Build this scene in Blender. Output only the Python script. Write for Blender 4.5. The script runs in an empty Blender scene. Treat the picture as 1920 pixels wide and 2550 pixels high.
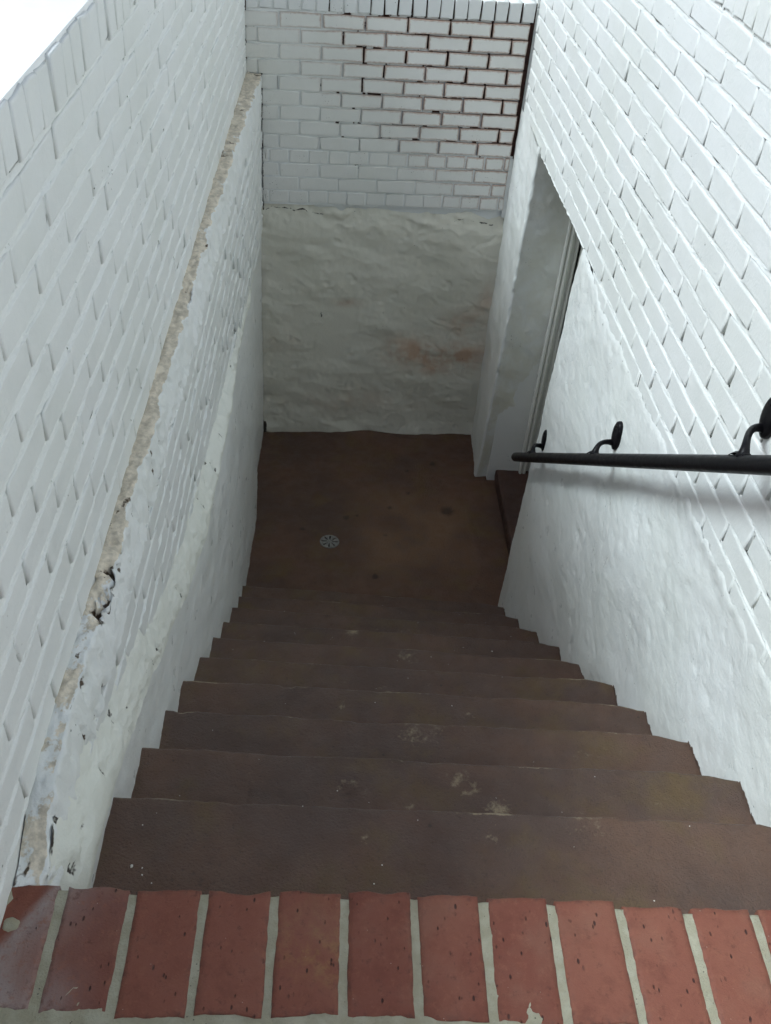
import bpy, bmesh, math, random
import numpy as np
from mathutils import Matrix, Vector

random.seed(7)
rng = np.random.default_rng(7)
scene = bpy.context.scene
COL = scene.collection

# ------------------------------------------------------------------ camera
CAM_P = np.array([0.0, -0.8207, 1.5333])
CAM_R = np.array([[0.99744, -0.018205, 0.069154],
                  [-0.040919, 0.647772, 0.760735],
                  [0.058645, 0.761617, -0.645368]])       # right, up, forward
cd = bpy.data.cameras.new('camera')
cam = bpy.data.objects.new('camera', cd)
COL.objects.link(cam)
M = Matrix.Identity(4)
for r in range(3):
    M[r][0], M[r][1], M[r][2], M[r][3] = CAM_R[0][r], CAM_R[1][r], -CAM_R[2][r], CAM_P[r]
cam.matrix_world = M
cd.sensor_fit = 'VERTICAL'
cd.sensor_height = 24.0
cd.lens = 24.0 * 2412.78 / 2550.0
cd.clip_start, cd.clip_end = 0.05, 500
scene.camera = cam

# ------------------------------------------------------------------ sky, sun, exposure
SUN_EL, SUN_AZ = 52.0, -85.0     # hazy sun from the left, soft edged
world = bpy.data.worlds.new('World')
scene.world = world
world.use_nodes = True
wn = world.node_tree
wn.nodes.clear()
sky = wn.nodes.new('ShaderNodeTexSky')
sky.sky_type = 'NISHITA'
sky.sun_disc = False
sky.sun_elevation = math.radians(SUN_EL)
sky.sun_rotation = math.radians(180 - SUN_AZ)
sky.air_density, sky.dust_density, sky.ozone_density = 1.0, 3.0, 1.0
bg = wn.nodes.new('ShaderNodeBackground')
bg.inputs[1].default_value = 0.055
wo = wn.nodes.new('ShaderNodeOutputWorld')
wn.links.new(sky.outputs[0], bg.inputs[0])
wn.links.new(bg.outputs[0], wo.inputs[0])
sl = bpy.data.lights.new('sun', 'SUN')
sl.energy = 1.3
sl.angle = math.radians(17)
sl.color = (0.76, 0.92, 1.0)
sun = bpy.data.objects.new('sun', sl)
COL.objects.link(sun)
az, el = math.radians(SUN_AZ), math.radians(SUN_EL)
sdir = Vector((math.sin(az) * math.cos(el), -math.cos(az) * math.cos(el), math.sin(el)))   # towards the sun
sun.rotation_euler = sdir.to_track_quat('Z', 'Y').to_euler()
sun.location = (2, -6, 9)
scene.view_settings.view_transform = 'Standard'
scene.view_settings.look = 'None'
scene.view_settings.gamma = 1.0
scene.view_settings.use_curve_mapping = False
scene.view_settings.exposure = 1.2
scene.cycles.diffuse_bounces = 6
scene.cycles.max_bounces = 8
scene.cycles.adaptive_threshold = 0.02

# ------------------------------------------------------------------ numeric helpers
def _h(ix, iy, iz, s):
    n = (ix * 374761393 + iy * 668265263 + iz * 2147483647 + s * 1274126177) & 0xFFFFFFFF
    n = ((n ^ (n >> 13)) * 1274126177) & 0xFFFFFFFF
    n = ((n ^ (n >> 16)) * 2246822519) & 0xFFFFFFFF
    return ((n ^ (n >> 15)) & 0xFFFFFF) / 8388607.5 - 1.0

def vn(P, seed=0):
    P = np.asarray(P, float)
    f = np.floor(P)
    i = f.astype(np.int64)
    t = P - f
    t = t * t * t * (t * (t * 6 - 15) + 10)
    out = 0
    for a in (0, 1):
        wa = t[..., 0] if a else 1 - t[..., 0]
        for b in (0, 1):
            wb = t[..., 1] if b else 1 - t[..., 1]
            for c in (0, 1):
                wc = t[..., 2] if c else 1 - t[..., 2]
                out = out + wa * wb * wc * _h(i[..., 0] + a, i[..., 1] + b, i[..., 2] + c, seed)
    return out

def fbm(P, scale, seed=0, octv=4, gain=0.5):
    P = np.asarray(P, float) * scale
    o, a, n = 0, 1.0, 0
    for k in range(octv):
        o = o + a * vn(P + 17.3 * k, seed + k)
        n += a
        a *= gain
        P = P * 2.03
    return o / n * 1.5

def ridge(P, scale, seed=0, octv=3):
    P = np.asarray(P, float) * scale
    o, a = 0, 1.0
    for k in range(octv):
        o = o + a * (1 - np.abs(vn(P + 9.1 * k, seed + k)) * 2.2)
        a *= 0.5
        P = P * 2.1
    return o / 1.75

def sstep(a, b, x):
    t = np.clip((np.asarray(x, float) - a) / (b - a), 0, 1)
    return t * t * (3 - 2 * t)

def lerp_tab(x, tab):
    return np.interp(x, [a for a, b in tab], [b for a, b in tab])

# ------------------------------------------------------------------ object helpers
def grid(name, P, mat, attrs=None, flip=False):
    """mesh object data from an (n, m, 3) array of points"""
    n, m = P.shape[:2]
    idx = np.arange(n * m).reshape(n, m)
    q = np.stack([idx[:-1, :-1], idx[:-1, 1:], idx[1:, 1:], idx[1:, :-1]], -1).reshape(-1, 4)
    if flip:
        q = q[:, ::-1]
    return raw_mesh(name, P.reshape(-1, 3), q.tolist(), mat, attrs)

def raw_mesh(name, V, F, mat, attrs=None, smooth=True):
    me = bpy.data.meshes.new(name)
    me.from_pydata([tuple(v) for v in V], [], F)
    if attrs:
        for k, a in attrs.items():
            at = me.attributes.new(k, 'FLOAT', 'POINT')
            at.data.foreach_set('value', np.asarray(a, np.float32).ravel())
    if smooth:
        me.polygons.foreach_set('use_smooth', [True] * len(me.polygons))
    me.materials.append(mat)
    me.update()
    return me

def link(name, me, parent=None, mw=None):
    o = bpy.data.objects.new(name, me)
    COL.objects.link(o)
    if parent is not None:
        o.parent = parent
        base = parent_world(parent)
        o.matrix_basis = base.inverted() @ (mw if mw is not None else Matrix.Identity(4))
    elif mw is not None:
        o.matrix_basis = mw
    return o

def parent_world(o):
    m = o.matrix_basis.copy()
    while o.parent is not None:
        o = o.parent
        m = o.matrix_basis @ m
    return m

def thing(name, label, cat, loc, group=None):
    o = bpy.data.objects.new(name, None)
    o.empty_display_size = 0.1
    COL.objects.link(o)
    o.location = loc
    o.matrix_basis = Matrix.Translation(loc)
    o['label'] = label
    o['category'] = cat
    o['kind'] = 'thing'
    if group:
        o['group'] = group
    return o

def box_bm(bm, lo, hi, bev=0.0):
    vs = [bm.verts.new((x, y, z)) for x in (lo[0], hi[0]) for y in (lo[1], hi[1]) for z in (lo[2], hi[2])]
    fs = [(0, 1, 3, 2), (4, 6, 7, 5), (0, 4, 5, 1), (2, 3, 7, 6), (0, 2, 6, 4), (1, 5, 7, 3)]
    f = [bm.faces.new([vs[i] for i in q]) for q in fs]
    if bev:
        es = list({e for ff in f for e in ff.edges})
        bmesh.ops.bevel(bm, geom=es, offset=bev, segments=2, affect='EDGES', profile=0.6)

def boxes(name, lst, mat, bev=0.0):
    bm = bmesh.new()
    for lo, hi in lst:
        box_bm(bm, lo, hi, bev)
    me = bpy.data.meshes.new(name)
    bm.to_mesh(me)
    bm.free()
    me.materials.append(mat)
    return me

def tube(pts, rads, seg=16, cap=True):
    """round tube through pts; returns verts, faces"""
    pts = [Vector(p) for p in pts]
    V, F = [], []
    up = Vector((0.13, 0.31, 0.94))
    prev = None
    for i, p in enumerate(pts):
        d = (pts[min(i + 1, len(pts) - 1)] - pts[max(i - 1, 0)]).normalized()
        a = up - d * up.dot(d) if prev is None else prev - d * prev.dot(d)
        a.normalize()
        prev = a
        b = d.cross(a)
        r = rads[i] if hasattr(rads, '__len__') else rads
        ra, rb = r if hasattr(r, '__len__') else (r, r)
        for k in range(seg):
            t = 2 * math.pi * k / seg
            V.append(p + a * math.cos(t) * ra + b * math.sin(t) * rb)
    for i in range(len(pts) - 1):
        for k in range(seg):
            k2 = (k + 1) % seg
            F.append((i * seg + k, i * seg + k2, (i + 1) * seg + k2, (i + 1) * seg + k))
    if cap:
        F.append(tuple(range(seg))[::-1])
        F.append(tuple((len(pts) - 1) * seg + k for k in range(seg)))
    return V, F

# ------------------------------------------------------------------ materials
class NT:
    def __init__(s, name):
        s.m = bpy.data.materials.new(name)
        s.m.use_nodes = True
        s.t = s.m.node_tree
        s.b = s.t.nodes['Principled BSDF']
        s.pos = s.t.nodes.new('ShaderNodeNewGeometry').outputs['Position']
    def n(s, typ, **kw):
        nd = s.t.nodes.new(typ)
        for k, v in kw.items():
            setattr(nd, k, v)
        return nd
    def put(s, sock, v):
        if hasattr(v, 'is_output'):
            s.t.links.new(v, sock)
        elif hasattr(v, '__len__') and len(v) == 3 and sock.type == 'RGBA':
            sock.default_value = (*v, 1)
        else:
            sock.default_value = v
    def noise(s, scale, detail=4, rough=0.55, vec=None, dist=0.0):
        nd = s.n('ShaderNodeTexNoise')
        s.put(nd.inputs['Vector'], vec if vec is not None else s.pos)
        nd.inputs['Scale'].default_value = scale
        nd.inputs['Detail'].default_value = detail
        nd.inputs['Roughness'].default_value = rough
        nd.inputs['Distortion'].default_value = dist
        return nd.outputs[0]
    def stretch(s, v):
        nd = s.n('ShaderNodeVectorMath', operation='MULTIPLY')
        s.put(nd.inputs[0], s.pos)
        nd.inputs[1].default_value = v
        return nd.outputs[0]
    def voro(s, scale, vec=None, rnd=1.0):
        nd = s.n('ShaderNodeTexVoronoi')
        s.put(nd.inputs['Vector'], vec if vec is not None else s.pos)
        nd.inputs['Scale'].default_value = scale
        nd.inputs['Randomness'].default_value = rnd
        return nd.outputs['Distance']
    def ramp(s, x, a, b, lo=0.0, hi=1.0):
        nd = s.n('ShaderNodeMapRange', interpolation_type='SMOOTHSTEP')
        s.put(nd.inputs[0], x)
        nd.inputs[1].default_value, nd.inputs[2].default_value = a, b
        nd.inputs[3].default_value, nd.inputs[4].default_value = lo, hi
        return nd.outputs[0]
    def math(s, op, a, b=0.0):
        nd = s.n('ShaderNodeMath', operation=op)
        s.put(nd.inputs[0], a)
        s.put(nd.inputs[1], b)
        return nd.outputs[0]
    def mix(s, f, a, b):
        nd = s.n('ShaderNodeMix', data_type='RGBA')
        s.put(nd.inputs[0], f)
        s.put(nd.inputs[6], a)
        s.put(nd.inputs[7], b)
        return nd.outputs[2]
    def attr(s, name):
        return s.n('ShaderNodeAttribute', attribute_name=name).outputs['Fac']
    def bump(s, h, dist, strength=1.0, normal=None):
        nd = s.n('ShaderNodeBump')
        s.put(nd.inputs['Height'], h)
        nd.inputs['Distance'].default_value = dist
        nd.inputs['Strength'].default_value = strength
        if normal is not None:
            s.put(nd.inputs['Normal'], normal)
        return nd.outputs[0]
    def sep(s):
        return s.n('ShaderNodeSeparateXYZ'), None
    def xyz(s):
        nd = s.n('ShaderNodeSeparateXYZ')
        s.put(nd.inputs[0], s.pos)
        return nd.outputs
    def done(s, col, rough, normal=None, spec=0.5):
        s.put(s.b.inputs['Base Color'], col)
        s.put(s.b.inputs['Roughness'], rough)
        s.put(s.b.inputs['Specular IOR Level'], spec)
        if normal is not None:
            s.put(s.b.inputs['Normal'], normal)
        return s.m

def white_paint(name, base=(0.79, 0.795, 0.775), bare=(0.32, 0.27, 0.20), rough=0.42, bumps=1.0, pits=1.0,
                tint=(0.60, 0.42, 0.30), streak=None, dirtc=(0.045, 0.035, 0.028)):
    s = NT(name)
    big = s.noise(2.3, 3)
    mid = s.noise(14, 4, 0.6)
    fine = s.noise(120, 3, 0.6)
    c = s.mix(s.ramp(big, 0.35, 0.7), base, tuple(v * k for v, k in zip(base, (0.955, 0.96, 0.94))))
    c = s.mix(s.ramp(mid, 0.55, 0.8, 0, 0.35), c, tuple(v * k for v, k in zip(base, (0.90, 0.90, 0.87))))
    c = s.mix(s.n('ShaderNodeObjectInfo').outputs['Random'], c, s.mix(0.07, c, (0.45, 0.47, 0.42)))
    # peach / ochre staining where the plaster has weathered
    c = s.mix(s.math('MULTIPLY', s.attr('tint'), s.ramp(s.noise(9, 3, 0.65), 0.25, 0.72)), c, tint)
    # pinholes and flaked specks
    sp = s.ramp(s.math('ADD', s.voro(64), s.math('MULTIPLY', s.math('SUBTRACT', fine, 0.5), 0.35)), 0.05, 0.17, 1, 0)
    gate = s.ramp(s.noise(6.0, 2, 0.6), 0.61, 0.70)
    pit = s.math('MULTIPLY', s.math('MULTIPLY', sp, gate), pits)
    c = s.mix(pit, c, (0.10, 0.09, 0.075))
    # bare mortar where the paint is missing
    bn = s.mix(s.ramp(s.noise(40, 3, 0.7), 0.3, 0.7), tuple(v * 0.62 for v in bare), bare)
    bf = s.ramp(s.math('ADD', s.attr('bare'), s.math('MULTIPLY', s.math('SUBTRACT', fine, 0.5), 0.7)), 0.42, 0.58)
    c = s.mix(bf, c, bn)
    dirt = s.ramp(s.math('ADD', s.attr('dirt'), s.math('MULTIPLY', s.math('SUBTRACT', s.noise(55, 2, 0.7), 0.5), 0.9)), 0.42, 0.62)
    c = s.mix(dirt, c, dirtc)
    h = s.math('ADD', s.math('MULTIPLY', mid, 0.6), s.math('MULTIPLY', fine, 0.28))
    h = s.math('SUBTRACT', h, s.math('MULTIPLY', pit, 0.5))
    n1 = s.bump(h, 0.006 * bumps, 0.6)
    if streak is not None:
        st = s.noise(34, 5, 0.7, s.stretch(streak), 0.4)
        n1 = s.bump(st, 0.006 * bumps, 0.26, n1)
    r = s.ramp(mid, 0.3, 0.7, rough - 0.06, rough + 0.14)
    r = s.math('ADD', r, s.math('MULTIPLY', bf, 0.4))
    return s.done(c, r, n1, 0.45)

M_BRICK = white_paint('painted_brick')
M_PLASTER = white_paint('painted_plaster', rough=0.33, bumps=1.25, streak=(0.9, 0.30, 0.8), bare=(0.115, 0.07, 0.052))
M_BACKPL = white_paint('painted_plaster_old', base=(0.75, 0.72, 0.615), rough=0.5, bumps=1.1)
M_PIER = white_paint('painted_pier_plaster', rough=0.38, bumps=1.0, tint=(0.60, 0.56, 0.42))
M_LEDGE = white_paint('mortar_ledge_paint', bare=(0.80, 0.71, 0.57), rough=0.6, bumps=1.6, pits=1.0, dirtc=(0.085, 0.058, 0.038))
M_CREAM = white_paint('cream_plaster', base=(0.79, 0.79, 0.72), rough=0.5, bumps=1.6)
M_TRIM = white_paint('gloss_trim', base=(0.76, 0.76, 0.72), rough=0.3, bumps=0.4, pits=0.3)
M_JOINTG = white_paint('painted_joint_open', bare=(0.12, 0.115, 0.105), rough=0.6, bumps=2.0, pits=1.0, dirtc=(0.22, 0.21, 0.19))
M_JOINT = white_paint('painted_joint', bare=(0.050, 0.022, 0.016), rough=0.6, bumps=1.4, pits=1.0)

def rust_brick():
    s = NT('painted_brick_rust_edged')
    base = (0.80, 0.79, 0.745)
    x, y, z = s.xyz()[:3]
    mid = s.noise(14, 5, 0.6)
    fine = s.noise(120, 4, 0.6)
    c = s.mix(s.ramp(s.noise(2.3, 4), 0.35, 0.7), base, (0.75, 0.745, 0.69))
    c = s.mix(s.ramp(mid, 0.5, 0.8, 0, 0.4), c, (0.70, 0.69, 0.63))
    # rust bled out of the open joints towards the upper right corner
    m = s.math('ADD', s.math('MULTIPLY', x, 0.95), s.math('MULTIPLY', z, 1.1))
    m = s.ramp(s.math('ADD', m, s.math('MULTIPLY', s.math('SUBTRACT', s.noise(7, 3), 0.5), 0.6)), -0.25, 0.45)
    e = s.ramp(s.math('ADD', s.attr('edge'), s.math('MULTIPLY', s.math('SUBTRACT', s.noise(60, 4, 0.7), 0.5), 0.9)), 0.2, 0.95)
    c = s.mix(s.math('MULTIPLY', s.math('MULTIPLY', m, e), 0.85), c, (0.36, 0.20, 0.135))
    pit = s.math('MULTIPLY', s.ramp(s.voro(80), 0.08, 0.15, 1, 0), s.ramp(s.noise(7, 3, 0.6), 0.58, 0.66))
    c = s.mix(pit, c, (0.14, 0.10, 0.08))
    n1 = s.bump(s.math('ADD', s.math('MULTIPLY', mid, 0.6), s.math('MULTIPLY', fine, 0.3)), 0.006, 0.55)
    n1 = s.bump(s.noise(420, 2), 0.0012, 0.5, n1)
    return s.done(c, s.ramp(s.noise(30, 3), 0.3, 0.7, 0.42, 0.6), n1, 0.4)
M_RUSTBRICK = rust_brick()

def brown_paint(name, base, worn=(0.30, 0.235, 0.15), rough=0.5, wear=1.0):
    s = NT(name)
    big = s.noise(3.1, 5, 0.6)
    mid = s.noise(22, 5, 0.65)
    fine = s.noise(210, 4, 0.6)
    c = s.mix(s.ramp(big, 0.35, 0.68), base, tuple(v * k for v, k in zip(base, (1.45, 1.32, 1.15))))
    c = s.mix(s.ramp(mid, 0.5, 0.8, 0, 0.6), c, tuple(v * k for v, k in zip(base, (0.62, 0.6, 0.62))))
    c = s.mix(s.ramp(s.noise(5.2, 4, 0.65), 0.48, 0.72, 0, 0.75 * wear), c, (base[0] * 1.35, base[1] * 1.4, base[2] * 0.85))
    w = s.ramp(s.math('ADD', s.attr('worn'), s.math('MULTIPLY', s.math('SUBTRACT', s.noise(48, 5, 0.75), 0.5), 1.7)), 0.55, 1.0)
    c = s.mix(w, c, worn)
    # tiny pale chips and grit
    sp = s.math('MULTIPLY', s.ramp(s.voro(85), 0.05, 0.09, 1, 0), s.ramp(s.noise(11, 3), 0.56, 0.66))
    c = s.mix(s.math('MULTIPLY', sp, 0.45 * wear), c, (0.35, 0.31, 0.27))
    dk = s.math('MULTIPLY', s.ramp(s.voro(30), 0.06, 0.16, 1, 0), s.ramp(s.noise(8, 3), 0.6, 0.66))
    c = s.mix(s.math('MULTIPLY', dk, 0.7), c, tuple(v * 0.35 for v in base))
    c = s.mix(s.math('MULTIPLY', s.attr('olive'), s.ramp(s.noise(4, 4, 0.6), 0.3, 0.6)), c, (0.190, 0.105, 0.058))
    c = s.mix(s.ramp(s.math('ADD', s.attr('spot'), s.math('MULTIPLY', s.math('SUBTRACT', s.noise(42, 3, 0.7), 0.5), 0.8)), 0.35, 0.9, 0, 0.8), c, tuple(v * 0.3 for v in base))
    gr = s.noise(88, 4, 0.8)
    c = s.mix(s.ramp(gr, 0.30, 0.46, 0.55, 0), c, tuple(v * 0.55 for v in base))
    c = s.mix(s.ramp(gr, 0.58, 0.74, 0, 0.5), c, (base[0] * 1.9, base[1] * 1.8, base[2] * 1.7))
    n1 = s.bump(s.math('ADD', gr, s.math('MULTIPLY', fine, 0.5)), 0.006, 0.8)
    n1 = s.bump(w, -0.002, 0.6, n1)
    return s.done(c, s.ramp(s.noise(16, 4), 0.3, 0.7, rough - 0.1, rough + 0.15), n1, 0.45)

M_STEP = brown_paint('brown_step_paint', (0.088, 0.052, 0.038), rough=0.5, wear=1.3)
M_FLOOR = brown_paint('brown_floor_paint', (0.094, 0.053, 0.037), rough=0.6, wear=1.3)
M_SILL = brown_paint('red_brown_sill_paint', (0.062, 0.033, 0.026), rough=0.5, wear=0.4)

def red_brick():
    s = NT('red_paver')
    mid = s.noise(20, 5, 0.65)
    fine = s.noise(260, 4, 0.65)
    obj = s.n('ShaderNodeObjectInfo').outputs['Random']
    a, b = (0.160, 0.044, 0.027), (0.215, 0.072, 0.045)
    c = s.mix(obj, a, b)
    c = s.mix(s.ramp(s.noise(6, 5, 0.6), 0.4, 0.75, 0, 0.6), c, (0.235, 0.090, 0.056))
    c = s.mix(s.ramp(mid, 0.5, 0.75, 0, 0.5), c, (0.125, 0.038, 0.027))
    c = s.mix(s.math('MULTIPLY', s.ramp(s.noise(30, 5, 0.75), 0.42, 0.7, 0, 0.75), s.attr('ochre')), c, (0.28, 0.15, 0.05))
    c = s.mix(s.math('MULTIPLY', s.ramp(s.noise(30, 5, 0.7, s.stretch((1.0, 0.35, 1.0))), 0.15, 0.6, 0.45, 1.0), s.attr('spray')), c, (0.36, 0.32, 0.30))
    c = s.mix(s.math('MULTIPLY', s.attr('edge'), s.ramp(s.noise(70, 4, 0.7), 0.45, 0.7)), c, (0.11, 0.045, 0.033))
    c = s.mix(s.ramp(s.noise(64, 4, 0.8), 0.50, 0.72, 0, 0.65), c, (0.25, 0.095, 0.056))
    c = s.mix(s.ramp(s.noise(41, 4, 0.8), 0.28, 0.45, 0.6, 0), c, (0.085, 0.026, 0.018))
    c = s.mix(s.ramp(s.noise(7.5, 4, 0.6), 0.5, 0.7, 0, 0.35), c, (0.23, 0.115, 0.075))
    # dark elongated firing pits
    v = s.math('ADD', s.voro(88, s.stretch((1.0, 0.45, 1.0))), s.math('MULTIPLY', s.math('SUBTRACT', mid, 0.45), 0.35))
    pit = s.math('MULTIPLY', s.ramp(v, 0.09, 0.2, 1, 0), s.ramp(s.noise(23, 2), 0.42, 0.56))
    c = s.mix(pit, c, (0.055, 0.02, 0.016))
    sp = s.math('MULTIPLY', s.ramp(s.voro(110), 0.06, 0.1, 1, 0), s.ramp(s.noise(31, 2), 0.6, 0.66))
    c = s.mix(s.math('MULTIPLY', sp, 0.6), c, (0.55, 0.45, 0.38))
    n1 = s.bump(s.math('ADD', mid, s.math('MULTIPLY', fine, 0.6)), 0.004, 0.5)
    n1 = s.bump(pit, -0.003, 0.9, n1)
    n1 = s.bump(s.noise(900, 2), 0.0008, 0.5, n1)
    return s.done(c, s.ramp(mid, 0.3, 0.7, 0.55, 0.75), n1, 0.35)
M_PAVER = red_brick()

def mortar_grey():
    s = NT('grey_mortar')
    fine = s.noise(240, 4, 0.7)
    c = s.mix(s.ramp(s.noise(28, 4, 0.6), 0.35, 0.7), (0.34, 0.315, 0.225), (0.42, 0.395, 0.30))
    c = s.mix(s.ramp(fine, 0.55, 0.75, 0, 0.6), c, (0.26, 0.245, 0.20))
    c = s.mix(s.math('MULTIPLY', s.ramp(s.voro(120), 0.1, 0.18, 1, 0), s.ramp(s.noise(15, 2), 0.55, 0.62)), c, (0.10, 0.09, 0.07))
    n1 = s.bump(fine, 0.003, 0.9)
    return s.done(c, 0.9, n1, 0.2)
M_MORTAR = mortar_grey()

def simple(name, col, rough, metal=0.0, var=0.15, scale=30, bump=0.001):
    s = NT(name)
    n = s.noise(scale, 5, 0.6)
    c = s.mix(s.ramp(n, 0.3, 0.7), tuple(v * (1 - var) for v in col), tuple(min(1, v * (1 + var)) for v in col))
    s.b.inputs['Metallic'].default_value = metal
    return s.done(c, s.ramp(n, 0.3, 0.7, max(0.05, rough - 0.08), rough + 0.1), s.bump(s.noise(scale * 8, 3), bump, 0.5), 0.5)

def black_metal():
    s = NT('black_gloss_paint')
    n = s.noise(45, 4, 0.6)
    c = s.mix(s.ramp(n, 0.4, 0.7), (0.006, 0.0055, 0.0065), (0.011, 0.010, 0.011))
    chip = s.math('MULTIPLY', s.ramp(s.voro(55), 0.05, 0.09, 1, 0), s.ramp(s.noise(9, 2), 0.58, 0.64))
    c = s.mix(chip, c, (0.45, 0.42, 0.38))
    return s.done(c, s.ramp(n, 0.3, 0.7, 0.34, 0.46), s.bump(s.noise(180, 3), 0.0006, 0.4), 0.14)
M_BLACK = black_metal()
M_DRAIN = simple('worn_grey_metal', (0.22, 0.21, 0.19), 0.6, 0.2, 0.25, 90)
M_PIT = simple('dark_drain_hollow', (0.012, 0.010, 0.009), 0.9)
M_FLAKE = simple('white_flake', (0.78, 0.76, 0.70), 0.6)
M_GROUND = simple('pale_concrete', (0.76, 0.75, 0.72), 0.85, 0, 0.05, 3, 0.004)
M_ROOF = simple('porch_ceiling_paint', (0.62, 0.63, 0.62), 0.6, 0, 0.05, 4)
M_PORCH = simple('porch_floor_concrete', (0.22, 0.19, 0.17), 0.8, 0, 0.2, 6, 0.003)
M_PORCHWALL = simple('porch_wall_brick', (0.30, 0.20, 0.16), 0.8, 0, 0.2, 9, 0.004)
M_CAPGLARE = simple('cap_glare_white', (0.90, 0.90, 0.89), 0.6, 0, 0.02, 8)  # glare on the cap top put into the colour, whiter than the wall paint
M_DOOR = simple('door_paint', (0.55, 0.55, 0.50), 0.4)

# ------------------------------------------------------------------ geometry of the stairwell
C_L, C_B, C_R = 0.0722, 0.0711, 0.0783        # course heights: left, back and right wall
TB = 0.0605
CB, SB = math.cos(TB), math.sin(TB)
YB = 4.1457
XL = -0.478                                    # face of the upper left wall
LANDING = -2.034
RISE, RUN, Y0 = 0.1849, 0.2517, 0.2895

def xr(y):                                     # brick face of the right wall
    return 0.99 - 0.030 * (np.asarray(y, float) - 0.5) + 0.015
def xlow(y):                                   # brick face of the lower left wall
    return -0.432 + 0.022 * sstep(2.4, 4.1, y)
def ztop_left(y):                              # upper edge of the plaster coat on the left
    return lerp_tab(y, [(-0.4, 0.045), (0.0, 0.04), (0.21, 0.02), (0.63, -0.112), (1.09, -0.311), (1.53, -0.47), (1.86, -0.505), (2.4, -0.588), (2.88, -0.625), (3.54, -0.66), (4.3, -0.665)])
def nose_y(k, x):
    return Y0 + (k - 1) * RUN - 0.0156 * x - 0.0039 * k * x

FR_L = dict(o=np.array([XL, 0, 0]), U=np.array([0, 1.0, 0]), N=np.array([1.0, 0, 0]))
FR_B = dict(o=np.array([0, YB, 0]), U=np.array([CB, SB, 0]), N=np.array([SB, -CB, 0]))
_a = math.atan(0.030)
FR_R = dict(o=np.array([float(xr(0)), 0, 0]), U=np.array([math.sin(_a), -math.cos(_a), 0]), N=np.array([-math.cos(_a), -math.sin(_a), 0]))
def fpt(fr, u, z, w):
    u, z, w = np.broadcast_arrays(np.asarray(u, float), np.asarray(z, float), np.asarray(w, float))
    return fr['o'] + u[..., None] * fr['U'] + z[..., None] * np.array([0, 0, 1.0]) + w[..., None] * fr['N']
def fmat(fr, u, z, w, rot=0.0, tilt=0.0, yaw=0.0):
    p = fpt(fr, u, z, w)
    m = Matrix.Identity(4)
    for r in range(3):
        m[r][0], m[r][1], m[r][2], m[r][3] = fr['U'][r], (0, 0, 1.0)[r], fr['N'][r], p[r]
    return m @ Matrix.Rotation(rot, 4, 'Z') @ Matrix.Rotation(tilt, 4, 'X') @ Matrix.Rotation(yaw, 4, 'Y')

def project(P):
    q = (np.asarray(P) - CAM_P) @ CAM_R.T
    d = np.maximum(q[..., 2], 1e-3)
    return 0.5 + 2412.78 * q[..., 0] / d / 1920, 0.5 - 2412.78 * q[..., 1] / d / 2550, q[..., 2]

# ------------------------------------------------------------------ brick meshes
def brick_mesh(name, L, H, D, mat, seed, bev=0.004, rough=0.0012, seg=2, halo=0.0):
    r = np.random.default_rng(abs(int(seed)))
    xs = np.linspace(-L / 2, L / 2, seg + 1)
    per = [(x, -H / 2) for x in xs] + [(x, H / 2) for x in xs[::-1]]
    n = len(per)
    jit = r.normal(0, rough * 1.25, (n, 2))
    V, N, E = [], [], []
    rings = ([(bev + halo, 0.0, 1.0, 0.0), (bev, 0.0, 0.995, 0.62)] if halo else [(bev, 0.0, 1.0, 0.0)])
    for inset, z, nz, ed in (*rings, (bev * 0.28, -bev * 0.30, 0.72, 0.75), (0.0, -bev, 0.05, 1.0), (-0.0005, -D, 0.0, 1.0)):
        for i, (x, y) in enumerate(per):
            px = x + jit[i, 0] - np.sign(x) * (inset if abs(abs(x) - L / 2) < 1e-9 else 0)
            py = y + jit[i, 1] - np.sign(y) * inset
            pz = z + (r.normal(0, rough * 0.5) if z == 0.0 else 0)
            V.append((px, py, pz))
            ex = np.sign(x) if abs(abs(x) - L / 2) < 1e-9 else 0
            nv = Vector((ex * (1 - nz), np.sign(y) * (1 - nz), nz + 1e-4)).normalized()
            N.append(nv)
            E.append(ed)
    F = []
    for i in range(seg):
        F.append((i, i + 1, n - 2 - i, n - 1 - i))
    for k in range(len(V) // n - 1):
        for i in range(n):
            j = (i + 1) % n
            F.append((k * n + i, (k + 1) * n + i, (k + 1) * n + j, k * n + j))
    me = raw_mesh(name, V, F, mat, {'edge': E})
    me.normals_split_custom_set_from_vertices([tuple(v) for v in N])
    return me

_bank = {}
def bank(key, L, H, D, mat, **kw):
    k = (key, round(L, 3), round(H, 3))
    if k not in _bank:
        _bank[k] = [brick_mesh('brick', L, H, D, mat, hash(k[1:]) % 1000 + 31 * i + len(key), **kw) for i in range(7)]
    return random.choice(_bank[k])

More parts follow.
